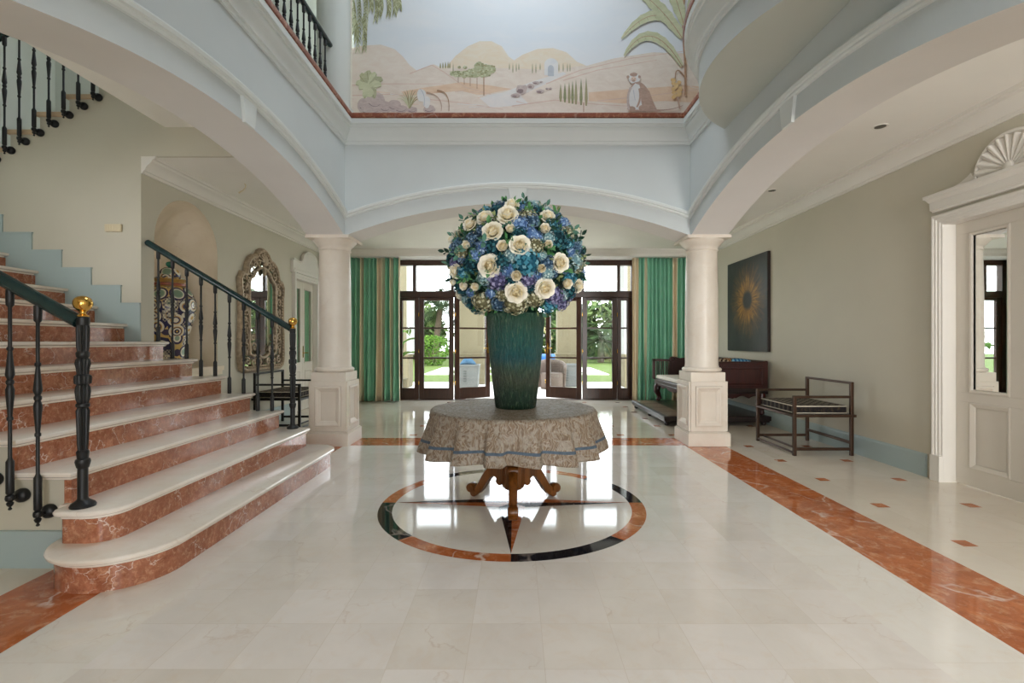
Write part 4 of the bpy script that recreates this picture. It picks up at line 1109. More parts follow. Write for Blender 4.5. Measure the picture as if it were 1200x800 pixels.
def surf(px_, py_):
    """point and normal on the flower ball seen at a pixel of the photograph's frame"""
    d = Vector(((px_ - 605) / 565, 1, (400 - py_) / 565)); o = Vector((0, 0, 1.2))
    S = Vector((1 / FA, 1 / FA, 1 / FB)); oo = Vector([(o - FC)[i] * S[i] for i in range(3)]); dd = Vector([d[i] * S[i] for i in range(3)])
    a = dd.dot(dd); b = 2 * oo.dot(dd); c = oo.dot(oo) - 1; q = b * b - 4 * a * c
    t = (-b - math.sqrt(q)) / (2 * a) if q > 0 else -b / (2 * a)
    p = o + d * t; n = Vector([(p - FC)[i] * S[i] * S[i] for i in range(3)]).normalized()
    if q <= 0: p = FC + (p - FC) / math.sqrt(sum(((p - FC)[i] * S[i]) ** 2 for i in range(3)))
    return p, n
def place(o, p, n, r, spin=None):
    q = n.to_track_quat('Z', 'Y'); rr = rf_.uniform(0, 6.28) if spin is None else spin
    o.matrix_world = Matrix.LocRotScale(p - origin(fl), q @ Matrix.Rotation(rr, 3, 'Z').to_quaternion(), (r, r, r))
rf_ = random.Random(21)
roses = [rose_mesh(s, op) for s, op in ((1, 1.0), (2, .92), (3, 1.0), (4, .62), (5, .55))]
HY = {
 'blue': hyd_mesh(1, ((164, 190, 218), (122, 156, 200), (80, 112, 162)), 'hydrangea_blue'),
 'teal': hyd_mesh(2, ((124, 178, 194), (66, 138, 160), (30, 90, 112)), 'hydrangea_teal'),
 'pale': hyd_mesh(3, ((196, 216, 214), (160, 192, 196), (112, 150, 158)), 'hydrangea_pale'),
 'purple': hyd_mesh(4, ((152, 150, 184), (116, 114, 154), (74, 72, 108)), 'hydrangea_violet'),
 'slate': hyd_mesh(5, ((130, 156, 178), (86, 116, 142), (46, 72, 96)), 'hydrangea_slate'),
 'olive': hyd_mesh(6, ((206, 206, 180), (174, 172, 138), (112, 108, 78)), 'hydrangea_olive', 76, .13),
 'dark': hyd_mesh(7, ((58, 116, 126), (34, 86, 98), (16, 52, 62)), 'hydrangea_dark'),
}
sprigs = [sprig_mesh(1, LEAFG[0]), sprig_mesh(2, LEAFG[1]), sprig_mesh(3, LEAFG[2], 9, .34, .17), sprig_mesh(4, LEAFG[3])]
used, first = [], {}
def inst(src, p, n, r):
    if src.name not in first: o = src; first[src.name] = 1
    else: o = src.copy(); COL.objects.link(o)
    o.parent = fl; place(o, p, n, r); used.append((p, r)); return o
RZ = [(365, 458, 70, 0), (385, 255, 62, 1), (545, 335, 64, 2), (525, 610, 65, 0), (695, 590, 62, 2), (790, 440, 58, 1), (445, 345, 38, 3), (525, 512, 36, 4), (490, 240, 31, 3), (475, 165, 62, 0), (500, 105, 46, 1), (335, 165, 52, 2),
      (250, 212, 46, 1), (242, 340, 30, 4), (160, 490, 46, 0), (215, 576, 31, 3), (287, 577, 29, 4), (190, 630, 36, 1), (692, 240, 36, 3), (870, 255, 30, 4), (885, 575, 44, 2), (812, 556, 36, 3), (668, 472, 30, 4), (710, 335, 30, 4), (715, 160, 48, 0), (130, 300, 28, 3), (165, 550, 24, 4), (935, 450, 22, 3)]
HZ = [(590, 440, 68, 'teal'), (520, 695, 66, 'olive'), (315, 685, 58, 'olive'), (640, 665, 50, 'olive'), (645, 330, 42, 'olive'), (600, 142, 46, 'olive'), (545, 195, 46, 'blue'), (615, 252, 34, 'blue'), (468, 490, 36, 'blue'), (785, 285, 56, 'dark'), (888, 432, 48, 'pale'),
      (732, 280, 36, 'pale'), (380, 335, 46, 'dark'), (600, 550, 42, 'purple'), (762, 645, 48, 'purple'), (402, 552, 50, 'purple'), (728, 705, 48, 'teal'), (128, 345, 38, 'blue'), (180, 408, 28, 'blue'), (265, 395, 34, 'blue'), (238, 632, 27, 'blue'), (362, 636, 27, 'blue'), (302, 232, 30, 'slate'), (248, 288, 38, 'slate'),
      (722, 440, 38, 'slate'), (332, 532, 42, 'pale'), (415, 702, 40, 'slate'), (565, 380, 32, 'teal'), (850, 310, 36, 'teal'), (545, 255, 42, 'dark'), (240, 450, 44, 'dark'), (810, 650, 36, 'pale'), (655, 510, 30, 'blue'), (490, 395, 36, 'pale'), (870, 375, 28, 'blue'), (655, 270, 28, 'blue'), (745, 195, 34, 'teal'), (450, 75, 26, 'blue'), (565, 95, 26, 'blue'), (615, 105, 26, 'dark'), (120, 410, 26, 'slate'), (610, 600, 30, 'dark'), (760, 505, 26, 'slate'), (440, 645, 34, 'olive'), (500, 560, 30, 'dark'), (640, 420, 22, 'slate'), (835, 475, 28, 'blue'), (690, 395, 24, 'pale')]
k_ = 3.42 / 565 / 5
for x, y, r, v in RZ:
    p, n = surf(500 + x / 5, 220 + y / 5); rr = r * k_
    inst(roses[v], p - n * .01 + n * rf_.uniform(-.004, .02), (n + Vector((0, -.45, .05))).normalized(), rr * (1.12 if v < 3 else 1.55))
for x, y, r, v in HZ:
    p, n = surf(500 + x / 5, 220 + y / 5); inst(HY[v], p - n * .035, n, r * k_ * 1.22)
nrose = len(RZ); nh = len(HZ)
N = 1400
for i in sorted(range(N), key=lambda q: (math.sin(q * 2.39996) > .25, (q * 7919) % 1400)):
    y = 1 - 2 * (i + .5) / N
    if y < -.80: continue
    rad = math.sqrt(1 - y * y); a = i * 2.39996
    d = Vector((rad * math.cos(a), rad * math.sin(a), y)); p = FC + Vector((d.x * FA, d.y * FA, d.z * FB)); n = Vector((d.x / FA, d.y / FA, d.z / FB)).normalized()
    dist = min((p - q).length - s * .72 for q, s in used)
    if dist > .062 and rf_.random() < .22 and nrose < 62:
        inst(roses[rf_.randrange(5)], p, n, rf_.uniform(.04, .062)); nrose += 1
    elif dist > .016 and nh < 100:
        inst(HY[rf_.choice(['blue', 'teal', 'pale', 'slate', 'purple', 'dark', 'dark', 'olive'])], p - n * .03, n, rf_.uniform(.05, .068)); nh += 1
ns = 0
for i in range(150):
    y = 1 - 2 * (i + .5) / 150
    if y < -.86: continue
    rad = math.sqrt(1 - y * y); a = i * 2.39996 + .6
    d = Vector((rad * math.cos(a), rad * math.sin(a), y)); p = FC + Vector((d.x * FA, d.y * FA, d.z * FB)); n = Vector((d.x / FA, d.y / FA, d.z / FB)).normalized()
    o = rf_.choice(sprigs); n2 = (n + Vector((rf_.uniform(-.6, .6), rf_.uniform(-.6, .6), rf_.uniform(-.6, .4)))).normalized()
    if ns < 98: inst(o, p - n * .10, n2, rf_.uniform(.105, .14)); ns += 1
# ================================================================== CARVED MIRROR
MY = 6.89
def mirror_outline(k=1.0, dz=0):
    h = [(0, .835), (.46, .835), (.52, .86), (.55, .93), (.55, 1.30), (.535, 1.36), (.535, 1.86), (.55, 1.92), (.555, 2.02), (.52, 2.075), (.46, 2.07), (.425, 2.09), (.41, 2.15), (.385, 2.235), (.33, 2.305), (.26, 2.345), (.19, 2.355), (.15, 2.385), (.11, 2.435), (.05, 2.465), (0, 2.475)]
    return h + [(-y, z) for y, z in reversed(h[1:-1])]
mr_ = thing('wall_mirror', 'tall mirror in a carved silver-brown arched frame on the niche wall', 'mirror', (WL, MY, .84))
M['silverwood'] = flat('silvered_carved_wood', lin(168, 150, 126), .45, .25, .5, .3, 26)
m = MB(); m.prism([(MY + y * .95, z) for y, z in mirror_outline()], 'x', WL + .004, WL + .02); obj('mirror_plate', m, M['mirror'], mr_)
m = MB()
ol = mirror_outline(); ol = ol[::-1]
m.sweep([(WL + .004, MY + y, z) for y, z in ol], [(0, 0), (0, .05), (.012, .062), (.03, .06), (.04, .045), (.052, .04), (.06, .024), (.06, 0)] if False else [(-.004, 0), (-.004, .05), (.010, .064), (.028, .062), (.038, .048), (.050, .042), (.058, .026), (.058, .0)], (1, 0, 0) , closed=True)
rr_ = random.Random(2)
for i in range(len(ol)):                                # carved beads along the border
    a, b = Vector((0, *ol[i])), Vector((0, *ol[(i + 1) % len(ol)])); n = max(1, int((b - a).length / .045))
    for k in range(n):
        q = a.lerp(b, (k + .5) / n); c = Vector((0, 0, 1.5)); inn = (c - q).normalized()
        q = q + inn * .02; m.ball((WL + .055, MY + q.y, q.z), .017, 8, 5, (.9, 1, 1))
obj('outer_border', m, M['silverwood'], mr_, smooth=40, weld=False)
m = MB()
inn = [(-.345, 1.03), (-.36, 1.10), (-.36, 1.98), (-.33, 2.06), (-.25, 2.10), (-.20, 2.17), (-.10, 2.235), (0, 2.25)]
inn = inn + [(-y, z) for y, z in reversed(inn[:-1])]
inn += [(.26, 1.0), (.16, 1.03), (.08, .985), (0, .97), (-.08, .985), (-.16, 1.03), (-.26, 1.0)]
m.tube([(WL + .035, MY + y, z) for y, z in inn + inn[:1]], .022, 8)
def scroll(cy_, cz_, r, turns, a0, s=1, w=.012, mb=m):
    pts, rad = [], []
    for i in range(22):
        t_ = i / 21; rr = r * (1 - .82 * t_); a = a0 + s * turns * 2 * PI * t_
        pts.append((WL + .04 + .012 * t_, MY + cy_ + rr * math.cos(a), cz_ + rr * math.sin(a))); rad.append(w * (1 - .35 * t_))
    mb.tube(pts, rad, 7)
for s in (-1, 1):
    for zc_ in (1.12, 1.26, 1.42, 1.60, 1.78, 1.93):
        scroll(s * .445, zc_, .058, 1.2, PI / 2 if s > 0 else PI / 2, s, .011); 
    for cy_, cz_, r, a0 in ((.30, 2.17, .07, -1.6), (.24, 2.27, .06, 1.0), (.13, 2.31, .055, -2.0), (.40, 2.02, .05, 0), (.28, .92, .06, 2.5), (.42, .93, .055, 1.2), (.12, .91, .055, .5), (.26, 1.12, .075, -.6), (.30, 1.26, .055, 2.2), (.17, 1.08, .05, 1.0)):
        scroll(s * cy_, cz_, r, 1.25, a0 if s > 0 else PI - a0, s, .015)
    for i in range(7):
        m.ball((WL + .045, MY + s * (.445 + .02 * (i % 2)), 1.05 + i * .15), .028, 9, 6, (.7, .8, 1.5))
    leafp = [(s * .10, 2.29), (s * .16, 2.36), (s * .08, 2.40)]
# shell crest
for k in range(9):
    a = PI * (k + .5) / 9
    m.tube([(WL + .05, MY, 2.32), (WL + .07, MY + .06 * math.cos(a), 2.32 + .06 * math.sin(a)), (WL + .05, MY + .11 * math.cos(a), 2.32 + .12 * math.sin(a))], [.008, .016, .012], 7)
m.ball((WL + .06, MY, 2.30), .035, 12, 8); m.ball((WL + .05, MY, 2.19), .045, 12, 8, (.6, .8, 1.3))
obj('carved_tracery', m, M['silverwood'], mr_, smooth=50, weld=False)

# ================================================================== LIDDED JAR IN THE NICHE
t = NT('majolica'); v = t.coord((1, 1, 1))
vo = t.n('TexVoronoi'); vo.inputs['Scale'].default_value = 7.5; vo.inputs['Randomness'].default_value = .45; t.l(v, vo.inputs['Vector'])
c = t.ramp(vo.outputs['Distance'], [(0, lin(190, 150, 70)), (.12, lin(30, 32, 70)), (.2, lin(226, 218, 196)), (.30, lin(40, 42, 86)), (.36, lin(196, 156, 84)), (.42, lin(222, 214, 194)), (.56, lin(38, 38, 78))], 'CONSTANT')
sel = t.n('SeparateColor'); t.l(vo.outputs['Color'], sel.inputs[0])
c2 = t.ramp(vo.outputs['Distance'], [(0, lin(120, 144, 122)), (.3, lin(150, 168, 146)), (.38, lin(230, 224, 204)), (.46, lin(60, 52, 78)), (.6, lin(210, 178, 110))], 'CONSTANT')
c = t.mix(t.ramp(sel.outputs[0], [(.55, (0, 0, 0)), (.56, (1, 1, 1))], 'CONSTANT'), c, c2)
ch = t.n('TexChecker'); ch.inputs['Scale'].default_value = 46; t.l(v, ch.inputs['Vector'])
c = t.mix(t.math('MULTIPLY', t.ramp(sel.outputs[1], [(.7, (0, 0, 0)), (.71, (1, 1, 1))], 'CONSTANT'), .55), c, t.mix(ch.outputs['Fac'], lin(40, 38, 70), lin(226, 214, 184)))
M['majolica'] = t.set(c, .25, 0, .5)
M['jargold'] = flat('jar_ochre_band', lin(176, 136, 66), .3, 0, .5, .2, 30); M['jarred'] = flat('jar_red_band', lin(150, 84, 64), .3, 0, .5, .2, 30); M['jargreen'] = flat('jar_green_knob', lin(40, 120, 96), .3, 0, .5, .1, 30)
JX, JY = -3.86, 5.37
NZ0 += .003
jr = thing('lidded_jar', 'large lidded jar painted with navy and gold medallions standing in the niche', 'jar', (JX, JY, NZ0))
m = MB(); m.lathe([(.13, .0), (.145, .01), (.15, .04), (.135, .08), (.15, .18), (.175, .34), (.205, .46), (.242, .58), (.255, .66), (.25, .74), (.225, .82), (.18, .885), (.13, .905)], (JX, JY, NZ0), 40); obj('jar_body', m, M['majolica'], jr, smooth=40)
m = MB(); m.lathe([(.14, .895), (.15, .90), (.142, .92), (.13, .93), (.135, .96), (.15, .97), (.155, .985), (.12, .992)], (JX, JY, NZ0), 40); obj('jar_neck', m, M['jargold'], jr, smooth=40)
m = MB(); m.lathe([(.13, .98), (.145, .985), (.14, 1.0), (.10, 1.01), (.105, 1.04), (.085, 1.09), (.05, 1.115), (.02, 1.12)], (JX, JY, NZ0), 40); ld = obj('lid', m, M['majolica'], jr, smooth=40)
m = MB(); m.lathe([(.012, 1.115), (.016, 1.125), (.034, 1.14), (.038, 1.16), (.028, 1.178), (.008, 1.185)], (JX, JY, NZ0), 24); obj('lid_knob', m, M['jargreen'], ld, smooth=60)
m = MB(); m.lathe([(.14, .905), (.158, .915), (.158, .935), (.14, .945)], (JX, JY, NZ0), 40); obj('jar_collar', m, M['jarred'], jr, smooth=40)

# ================================================================== METAL BENCHES
t = NT('banded_cushion'); v = t.coord()
wv = t.n('TexWave'); wv.bands_direction = 'Y'; wv.inputs['Scale'].default_value = 3.6; wv.inputs['Distortion'].default_value = .2; t.l(v, wv.inputs['Vector'])
wx = t.n('TexWave'); wx.bands_direction = 'X'; wx.inputs['Scale'].default_value = 4.2; t.l(v, wx.inputs['Vector'])
c = t.ramp(wv.outputs['Fac'], [(0, lin(26, 24, 26)), (.62, lin(26, 24, 26)), (.66, lin(196, 186, 166)), (.9, lin(196, 186, 166)), (.94, lin(90, 72, 44))], 'CONSTANT')
c = t.mix(t.ramp(wx.outputs['Fac'], [(.55, (0, 0, 0)), (.6, (.8, .8, .8))], 'CONSTANT'), c, lin(34, 30, 32))
c = t.mix(t.ramp(t.noise(v, 40, 3), [(.5, (0, 0, 0)), (.75, (.5, .5, .5))]), c, lin(96, 80, 50))
M['cushion'] = t.set(c, .8, 0, .2); M['piping'] = flat('cushion_piping', lin(206, 198, 180), .8, 0, .2, .1, 30)
def bench(loc, rz, mat, label):
    t = thing('metal_bench', label, 'bench', (0, 0, 0), 'low metal benches along the aisle walls')
    W, D, b = .385, .30, .032
    for sy in (-1, 1):
        m = MB(); m.box(-D - b / 2, -D + b / 2, sy * W - b / 2, sy * W + b / 2, 0, .63); obj('leg', m, mat, t, bevel=.003)
        m = MB(); m.box(D - b / 2, D + b / 2, sy * W - b / 2, sy * W + b / 2, 0, .775); obj('leg', m, mat, t, bevel=.003)
        m = MB(); m.box(-D + b / 2, D - b / 2, sy * W - .013, sy * W + .013, .604, .63); obj('armrest', m, mat, t, bevel=.003)
        m = MB(); m.box(-D + b / 2, D - b / 2, sy * W - .012, sy * W + .012, .055, .085); obj('stretcher', m, mat, t, bevel=.003)
    m = MB(); m.box(D - .013, D + .013, -W + b / 2, W - b / 2, .75, .775); obj('back_rail', m, mat, t, bevel=.003)
    m = MB(); m.box(-D - .02, D + .04, -W - .022, -W + .022, .405, .432); m.box(-D - .02, D + .04, W - .022, W + .022, .405, .432)
    m.box(-D - .02, -D + .022, -W + .022, W - .022, .405, .432); m.box(D - .022, D + .02, -W + .022, W - .022, .405, .432); m.box(-D + .022, D - .022, -W + .022, W - .022, .415, .428)
    obj('seat_frame', m, mat, t, bevel=.003)
    m = MB(); m.box(-D - .010, -D + .010, -W + b / 2, W - b / 2, .02, .04); m.box(-D + .05, -D + .07, -W + b / 2, W - b / 2, .055, .075); obj('stretcher', m, mat, t, bevel=.003)
    m = MB(); m.box(D - .012, D + .012, -W + b / 2, W - b / 2, .12, .15); obj('stretcher', m, mat, t, bevel=.003)
    m = MB(); x0, x1, y0, y1, z0, z1 = -D + .024, D - .024, -W + .03, W - .03, .432, .525
    m.box(x0, x1, y0, y1, z0, z1); cu = obj('cushion', m, M['cushion'], t, bevel=.018, seg=4)
    m = MB()
    for z in (z0 + .012, z1 - .012): m.tube([(x0 + .004, y0 + .004, z), (x1 - .004, y0 + .004, z), (x1 - .004, y1 - .004, z), (x0 + .004, y1 - .004, z), (x0 + .004, y0 + .004, z)], .0065, 6)
    obj('cushion_piping', m, M['piping'], cu, smooth=60)
    t.location = loc; t.rotation_euler = (0, 0, rz); return t
bench((3.225, 5.455, 0), 0, M['bronze'], 'brown metal bench with banded cushion standing beside the daybed')
bench((-3.22, 6.88, 0), PI, M['darkbench'], 'dark metal bench with banded cushion under the carved mirror')

# ================================================================== DAYBED ON ITS PLATFORM
pf = thing('low_platform', 'low dark wooden platform on small feet under the daybed', 'platform', (2.87, 7.8, 0))
m = MB(); m.box(2.10, 3.62, 6.84, 8.76, .07, .135); m.box(2.115, 3.605, 6.855, 8.745, .05, .07); m.box(2.09, 3.622, 6.83, 8.77, .118, .126); obj('platform_deck', m, M['ebony'], pf, bevel=.005)
M['inlay'] = wood('platform_top_wood', (94, 66, 46), (150, 126, 104), .3)  # paler wood tone painted for the reflections on the deck top
for k in range(4):
    m = MB(); y0 = 6.90 + k * .46; m.box(2.16, 2.46, y0, y0 + .40, .134, .1375); obj('painted_reflection', m, M['inlay'], pf)  # thin panels stand in for patches of reflection
for x in (2.16, 3.55):
    for y in (6.92, 7.8, 8.68):
        m = MB(); m.lathe([(.024, 0), (.034, .012), (.036, .03), (.026, .05)], (x, y, 0), 12); obj('foot', m, M['ebony'], pf, smooth=40)
db = thing('daybed', 'carved dark wooden daybed with a white mattress behind the column', 'daybed', (3.05, 7.82, .1375))
Z0 = .1375
DX0, DX1, DYa, DYb = 2.50, 3.60, 6.90, 8.72
m = MB(); m.box(DX0, DX1, DYa, DYb, .45, .535); m.box(DX0 - .012, DX1, DYa - .012, DYb + .012, .515, .53); m.box(DX0 - .008, DX1, DYa - .008, DYb + .008, .452, .468); obj('seat_frame', m, M['ebony'], db, bevel=.005)
def apron(p0, p1, parent):
    mb = MB(); p0, p1 = Vector(p0), Vector(p1); n = 36; L = (p1 - p0)
    th = Vector((-L.y, L.x, 0)).normalized() * .012
    for i in range(n):
        a, b = i / n, (i + 1) / n; h = lambda u: .38 + .04 * abs(math.sin(u * PI * 5)) - .03 * (abs(u - .5) < .06)
        A, B = p0 + L * a, p0 + L * b
        for s in (-1, 1): mb.poly([A + th * s + Vector((0, 0, h(a))), B + th * s + Vector((0, 0, h(b))), B + th * s + Vector((0, 0, .452)), A + th * s + Vector((0, 0, .452))])
        mb.poly([A - th + Vector((0, 0, h(a))), B - th + Vector((0, 0, h(b))), B + th + Vector((0, 0, h(b))), A + th + Vector((0, 0, h(a)))])
    obj('carved_apron', mb, M['rosewood'], parent, weld=False)
apron((DX0 + .03, DYa + .08, 0), (DX0 + .03, DYb - .08, 0), db); apron((DX0 + .08, DYa + .03, 0), (DX1 - .08, DYa + .03, 0), db); apron((DX0 + .08, DYb - .03, 0), (DX1 - .08, DYb - .03, 0), db)
for x in (DX0 + .06, DX1 - .06):
    for y in (DYa + .06, DYb - .06):
        sx = -1 if x < 3 else 0
        m = MB(); m.tube([(x, y, .455), (x + sx * .03, y, .38), (x + sx * .035, y, .31), (x, y, .24), (x - sx * .02, y, .19), (x + sx * .005, y, Z0 + .022)], [.05, .062, .055, .04, .034, .036], 10); m.ball((x + sx * .006, y, Z0 + .034), .04, 12, 8, (1, 1, .85))
        obj('leg', m, M['rosewood'], db, smooth=60)
m = MB(); m.box(DX0 + .015, DX1 - .03, DYa + .05, DYb - .05, .535, .605); M['linen'] = flat('white_linen', lin(226, 220, 208), .8, 0, .2, .05, 8); obj('mattress', m, M['linen'], db, bevel=.025, seg=4)
m = MB(); m.box(2.86, DX1, DYa, DYa + .045, .53, .885); m.tube([(2.84, DYa + .022, .885), (DX1, DYa + .022, .885)], .028, 10); frame(m, (3.22, DYa, .70), (1, 0, 0), (0, 0, 1), .62, .26, [(0, 0), (0, .012), (.02, .014), (.03, 0)])
m.prism([(2.50, .53), (2.86, .53), (2.86, .88), (2.80, .86), (2.74, .78), (2.68, .72), (2.58, .69), (2.50, .70)], 'y', DYa, DYa + .045)
obj('end_panel', m, M['rosewood'], db, bevel=.003)
m = MB(); m.box(2.46, 2.505, DYb - .05, DYb, .53, .885); m.box(2.46, 2.76, DYb - .05, DYb, .845, .885)
for k in range(6): m.box(2.53 + k * .04, 2.545 + k * .04, DYb - .034, DYb - .016, .53, .845)
m.prism([(2.74, .53), (DX1, .53), (DX1, .93), (3.30, .94), (3.10, .92), (2.95, .90), (2.84, .93), (2.78, .91), (2.76, .86)], 'y', DYb - .045, DYb - .005)
scr = [(2.80 + .06 * math.cos(a) * (1 - a / 12), DYb - .055, .87 + .06 * math.sin(a) * (1 - a / 12)) for a in [i * .4 for i in range(20)]]; m.tube(scr, .012, 6)
obj('end_panel', m, M['rosewood'], db, bevel=.003)
m = MB(); m.box(DX1 - .04, DX1, DYa + .045, DYb - .05, .53, .90); m.tube([(DX1 - .02, DYa, .90), (DX1 - .02, DYb, .90)], .025, 10); obj('back_panel', m, M['rosewood'], db, bevel=.003)
def stripes(name, a, b, sc, rot=0):
    t = NT(name); wv = t.n('TexWave'); wv.inputs['Scale'].default_value = sc; wv.inputs['Distortion'].default_value = 1.2; t.l(t.coord(rot=(0, 0, rot)), wv.inputs['Vector'])
    return t.set(t.ramp(wv.outputs['Fac'], [(.45, lin(*a)), (.55, lin(*b))]), .8, 0, .2)
for x, yy, tilt, mt, lab in ((2.98, 7.07, 4, stripes('brown_stripe', (60, 44, 36), (190, 172, 146), 7, .7), 'brown and cream striped pillow leaning on the daybed end panel'),
                      (3.145, 7.20, -5, stripes('tan_stripe', (132, 84, 54), (196, 160, 120), 9), 'tan striped pillow standing between the brown and blue pillows'),
                      (3.30, 7.07, 5, stripes('blue_print', (40, 96, 142), (120, 168, 192), 6), 'small blue patterned pillow on the daybed'),
                      (3.365, 7.36, 5, stripes('white_print', (206, 204, 196), (168, 184, 186), 5), 'small white pillow beside the blue one')):
    m = MB()
    def pf_(u, v):
        a, b = u * 2 - 1, v * 2 - 1; th = .065 * (max(0, (1 - a ** 4) * (1 - b ** 4))) ** .5
        return a, b, th
    n = 12
    for sg in (-1, 1):
        m.grid(lambda u, v: ((pf_(u, v)[0] * .15 * (1 - .08 * pf_(u, v)[1] ** 2)), sg * pf_(u, v)[2], pf_(u, v)[1] * .165 * (1 - .08 * pf_(u, v)[0] ** 2)), n, n)
    o = obj('throw_pillow', m, mt, None, smooth=80); o.location = (x, yy, .605 + .185); o.rotation_euler = (R(-14), R(tilt), 0)
    tag(o, lab, 'pillow', 'pillows on the daybed')

# ================================================================== PAINTING
pt = thing('wall_painting', 'large black canvas with a golden sunburst hanging above the daybed', 'painting', (3.62, 7.55, 1.78))
t = NT('sunburst_canvas'); sp = t.n('SeparateXYZ'); t.l(t.coord(), sp.inputs[0])
# object origin is the thing's base, so coordinates are measured from the middle of the canvas
yy = t.math('ADD', sp.outputs['Y'], .05); zz = t.math('SUBTRACT', sp.outputs['Z'], .06)
rr = t.math('SQRT', t.math('ADD', t.math('MULTIPLY', yy, yy), t.math('MULTIPLY', zz, zz)))
an = t.math('ARCTAN2', zz, yy)
cb_ = t.n('CombineXYZ'); t.l(t.math('COSINE', an), cb_.inputs[0]); t.l(t.math('SINE', an), cb_.inputs[1]); t.l(t.math('MULTIPLY', rr, .5), cb_.inputs[2])
ray = t.noise(cb_.outputs[0], 9, 5, .7)
rr2 = t.math('ADD', rr, t.math('MULTIPLY', t.math('SUBTRACT', ray, .5), -.34))
glow = t.ramp(rr2, [(.09, (0, 0, 0)), (.15, (.8, .8, .8)), (.24, (1, 1, 1)), (.38, (.28, .28, .28)), (.6, (0, 0, 0))])
base = t.ramp(t.noise(t.coord((1, 1, .5)), 5, 5, .6), [(.35, lin(18, 18, 17)), (.7, lin(46, 46, 42))])
c = t.mix(t.math('MULTIPLY', glow, t.ramp(ray, [(.35, (.15, .15, .15)), (.62, (1, 1, 1))])), base, lin(182, 128, 44))
c = t.mix(t.ramp(rr, [(.10, (1, 1, 1)), (.17, (0, 0, 0))]), c, lin(28, 26, 26))
M['sunburst'] = t.set(c, .38, 0, .5)
m = MB(); m.box(3.592, 3.60, 6.905, 8.195, 1.055, 2.495); obj('canvas', m, M['sunburst'], pt)
m = MB(); m.box(3.60, WR - .002, 6.90, 8.20, 1.05, 2.50); obj('canvas_edge', m, M['ebony'], pt, bevel=.002)

# ================================================================== CURTAINS
M['silkgreen'] = flat('curtain_green', lin(140, 200, 172), .42, 0, .4, .08, 2); M['silkcream'] = flat('curtain_cream', lin(232, 218, 190), .5, 0, .3, .06, 2)
def curtain(name, x0, x1, stripes_, seed, label):
    rr = random.Random(seed); nf = 15
    ph = [rr.uniform(-.5, .5) for _ in range(nf + 2)]; am = [rr.uniform(.6, 1.1) for _ in range(nf + 2)]
    H0, H1, n = .015, 2.90, 300
    def fn(u, v):
        k = u * nf; i = int(min(k, nf - 1e-6)); f = k - i
        amp = .07 * (am[i] * (1 - f) + am[i + 1] * f) * (1 - .25 * v)
        y = 9.62 + amp * math.sin(2 * PI * (k + .25 * ph[i] * (1 - f) + .25 * ph[i + 1] * f)) + .012 * math.sin(9 * u + 3 * v)
        xx = x0 + (x1 - x0) * u + .02 * math.sin(2 * PI * k * .5 + 2 * v) * (1 - v)
        return (xx, y, H0 + (H1 - H0) * v)
    mb = MB(); mb.grid(fn, n, 14, mat=lambda u, v: 1 if any(a <= u <= b for a, b in stripes_) else 0)
    o = obj(name, mb, [M['silkgreen'], M['silkcream']], None, smooth=180, solid=.004, recalc=False)
    return tag(o, label, 'curtain', 'green curtains framing the french window')
sx = lambda p, a, b: ((p - 605) * 9.6 / 565 - a) / (b - a)
a, b = -3.60, -2.31
curtain('window_curtain', a, b, [(sx(421, a, b), sx(425, a, b)), (sx(441, a, b), sx(450, a, b)), (sx(457, a, b), sx(460, a, b)), (sx(466.5, a, b), 1.1), (.1, .16)], 3, 'green silk curtain with cream stripes nearer the staircase')
a, b = 2.31, 3.55
curtain('window_curtain', a, b, [(-.1, sx(748.5, a, b)), (sx(756, a, b), sx(758.5, a, b)), (sx(788, a, b), sx(794, a, b)), (.9, .95)], 8, 'green silk curtain with cream stripes behind the daybed')

# ================================================================== SMALL FITTINGS
M['switch'] = flat('ivory_plastic', lin(214, 200, 168), .4, 0, .4, .03)
sw_ = thing('wall_sensor', 'small ivory plate on the shaded stair wall', 'wall plate', (-3.906, SW, 2.30))
m = MB(); m.box(-3.985, -3.827, SW - .028, SW - .002, 2.263, 2.337); obj('plate', m, M['switch'], sw_, bevel=.006)
m = MB()
for k in range(5): m.box(-3.97 + k * .026, -3.956 + k * .026, SW - .030, SW - .027, 2.275, 2.325)
obj('grille', m, M['switch'], sw_)
M['lampglow'] = None
t = NT('lit_lamp'); t.bsdf.inputs['Emission Color'].default_value = (1, .9, .75, 1); t.bsdf.inputs['Emission Strength'].default_value = 0.0; M['lens'] = t.set(lin(90, 86, 78), .2)
lights_at = [(3.05, 4.04, 'nearer the mirrored door'), (3.05, 5.75, 'above the metal bench')]
for x, y, w_ in lights_at:
    d = thing('downlight', 'small recessed downlight in the aisle ceiling ' + w_, 'downlight', (x, y, CEIL), 'downlights of the daybed aisle')
    m = MB(); m.lathe([(.042, -.001), (.058, -.004), (.060, 0), (.05, .012), (.042, .012)], (x, y, CEIL - .001), 28, cap=False); obj('rim', m, M['trim'], d, smooth=50)
    m = MB(); m.lathe([(.001, -.002), (.042, -.002), (.042, .006), (.001, .006)], (x, y, CEIL - .001), 28); obj('lens', m, M['lens'], d, smooth=50)
lw = thing('hanging_wire', 'bare cable end hanging from the ceiling before the niche wall', 'cable', (-3.11, 5.5, CEIL))
m = MB(); m.tube([(-3.10, 5.5, CEIL), (-3.085, 5.5, CEIL - .02), (-3.085, 5.49, CEIL - .05), (-3.11, 5.48, CEIL - .085), (-3.15, 5.47, CEIL - .115)], [.005, .005, .005, .006, .009], 8); obj('cable', m, M['switch'], lw, smooth=60)
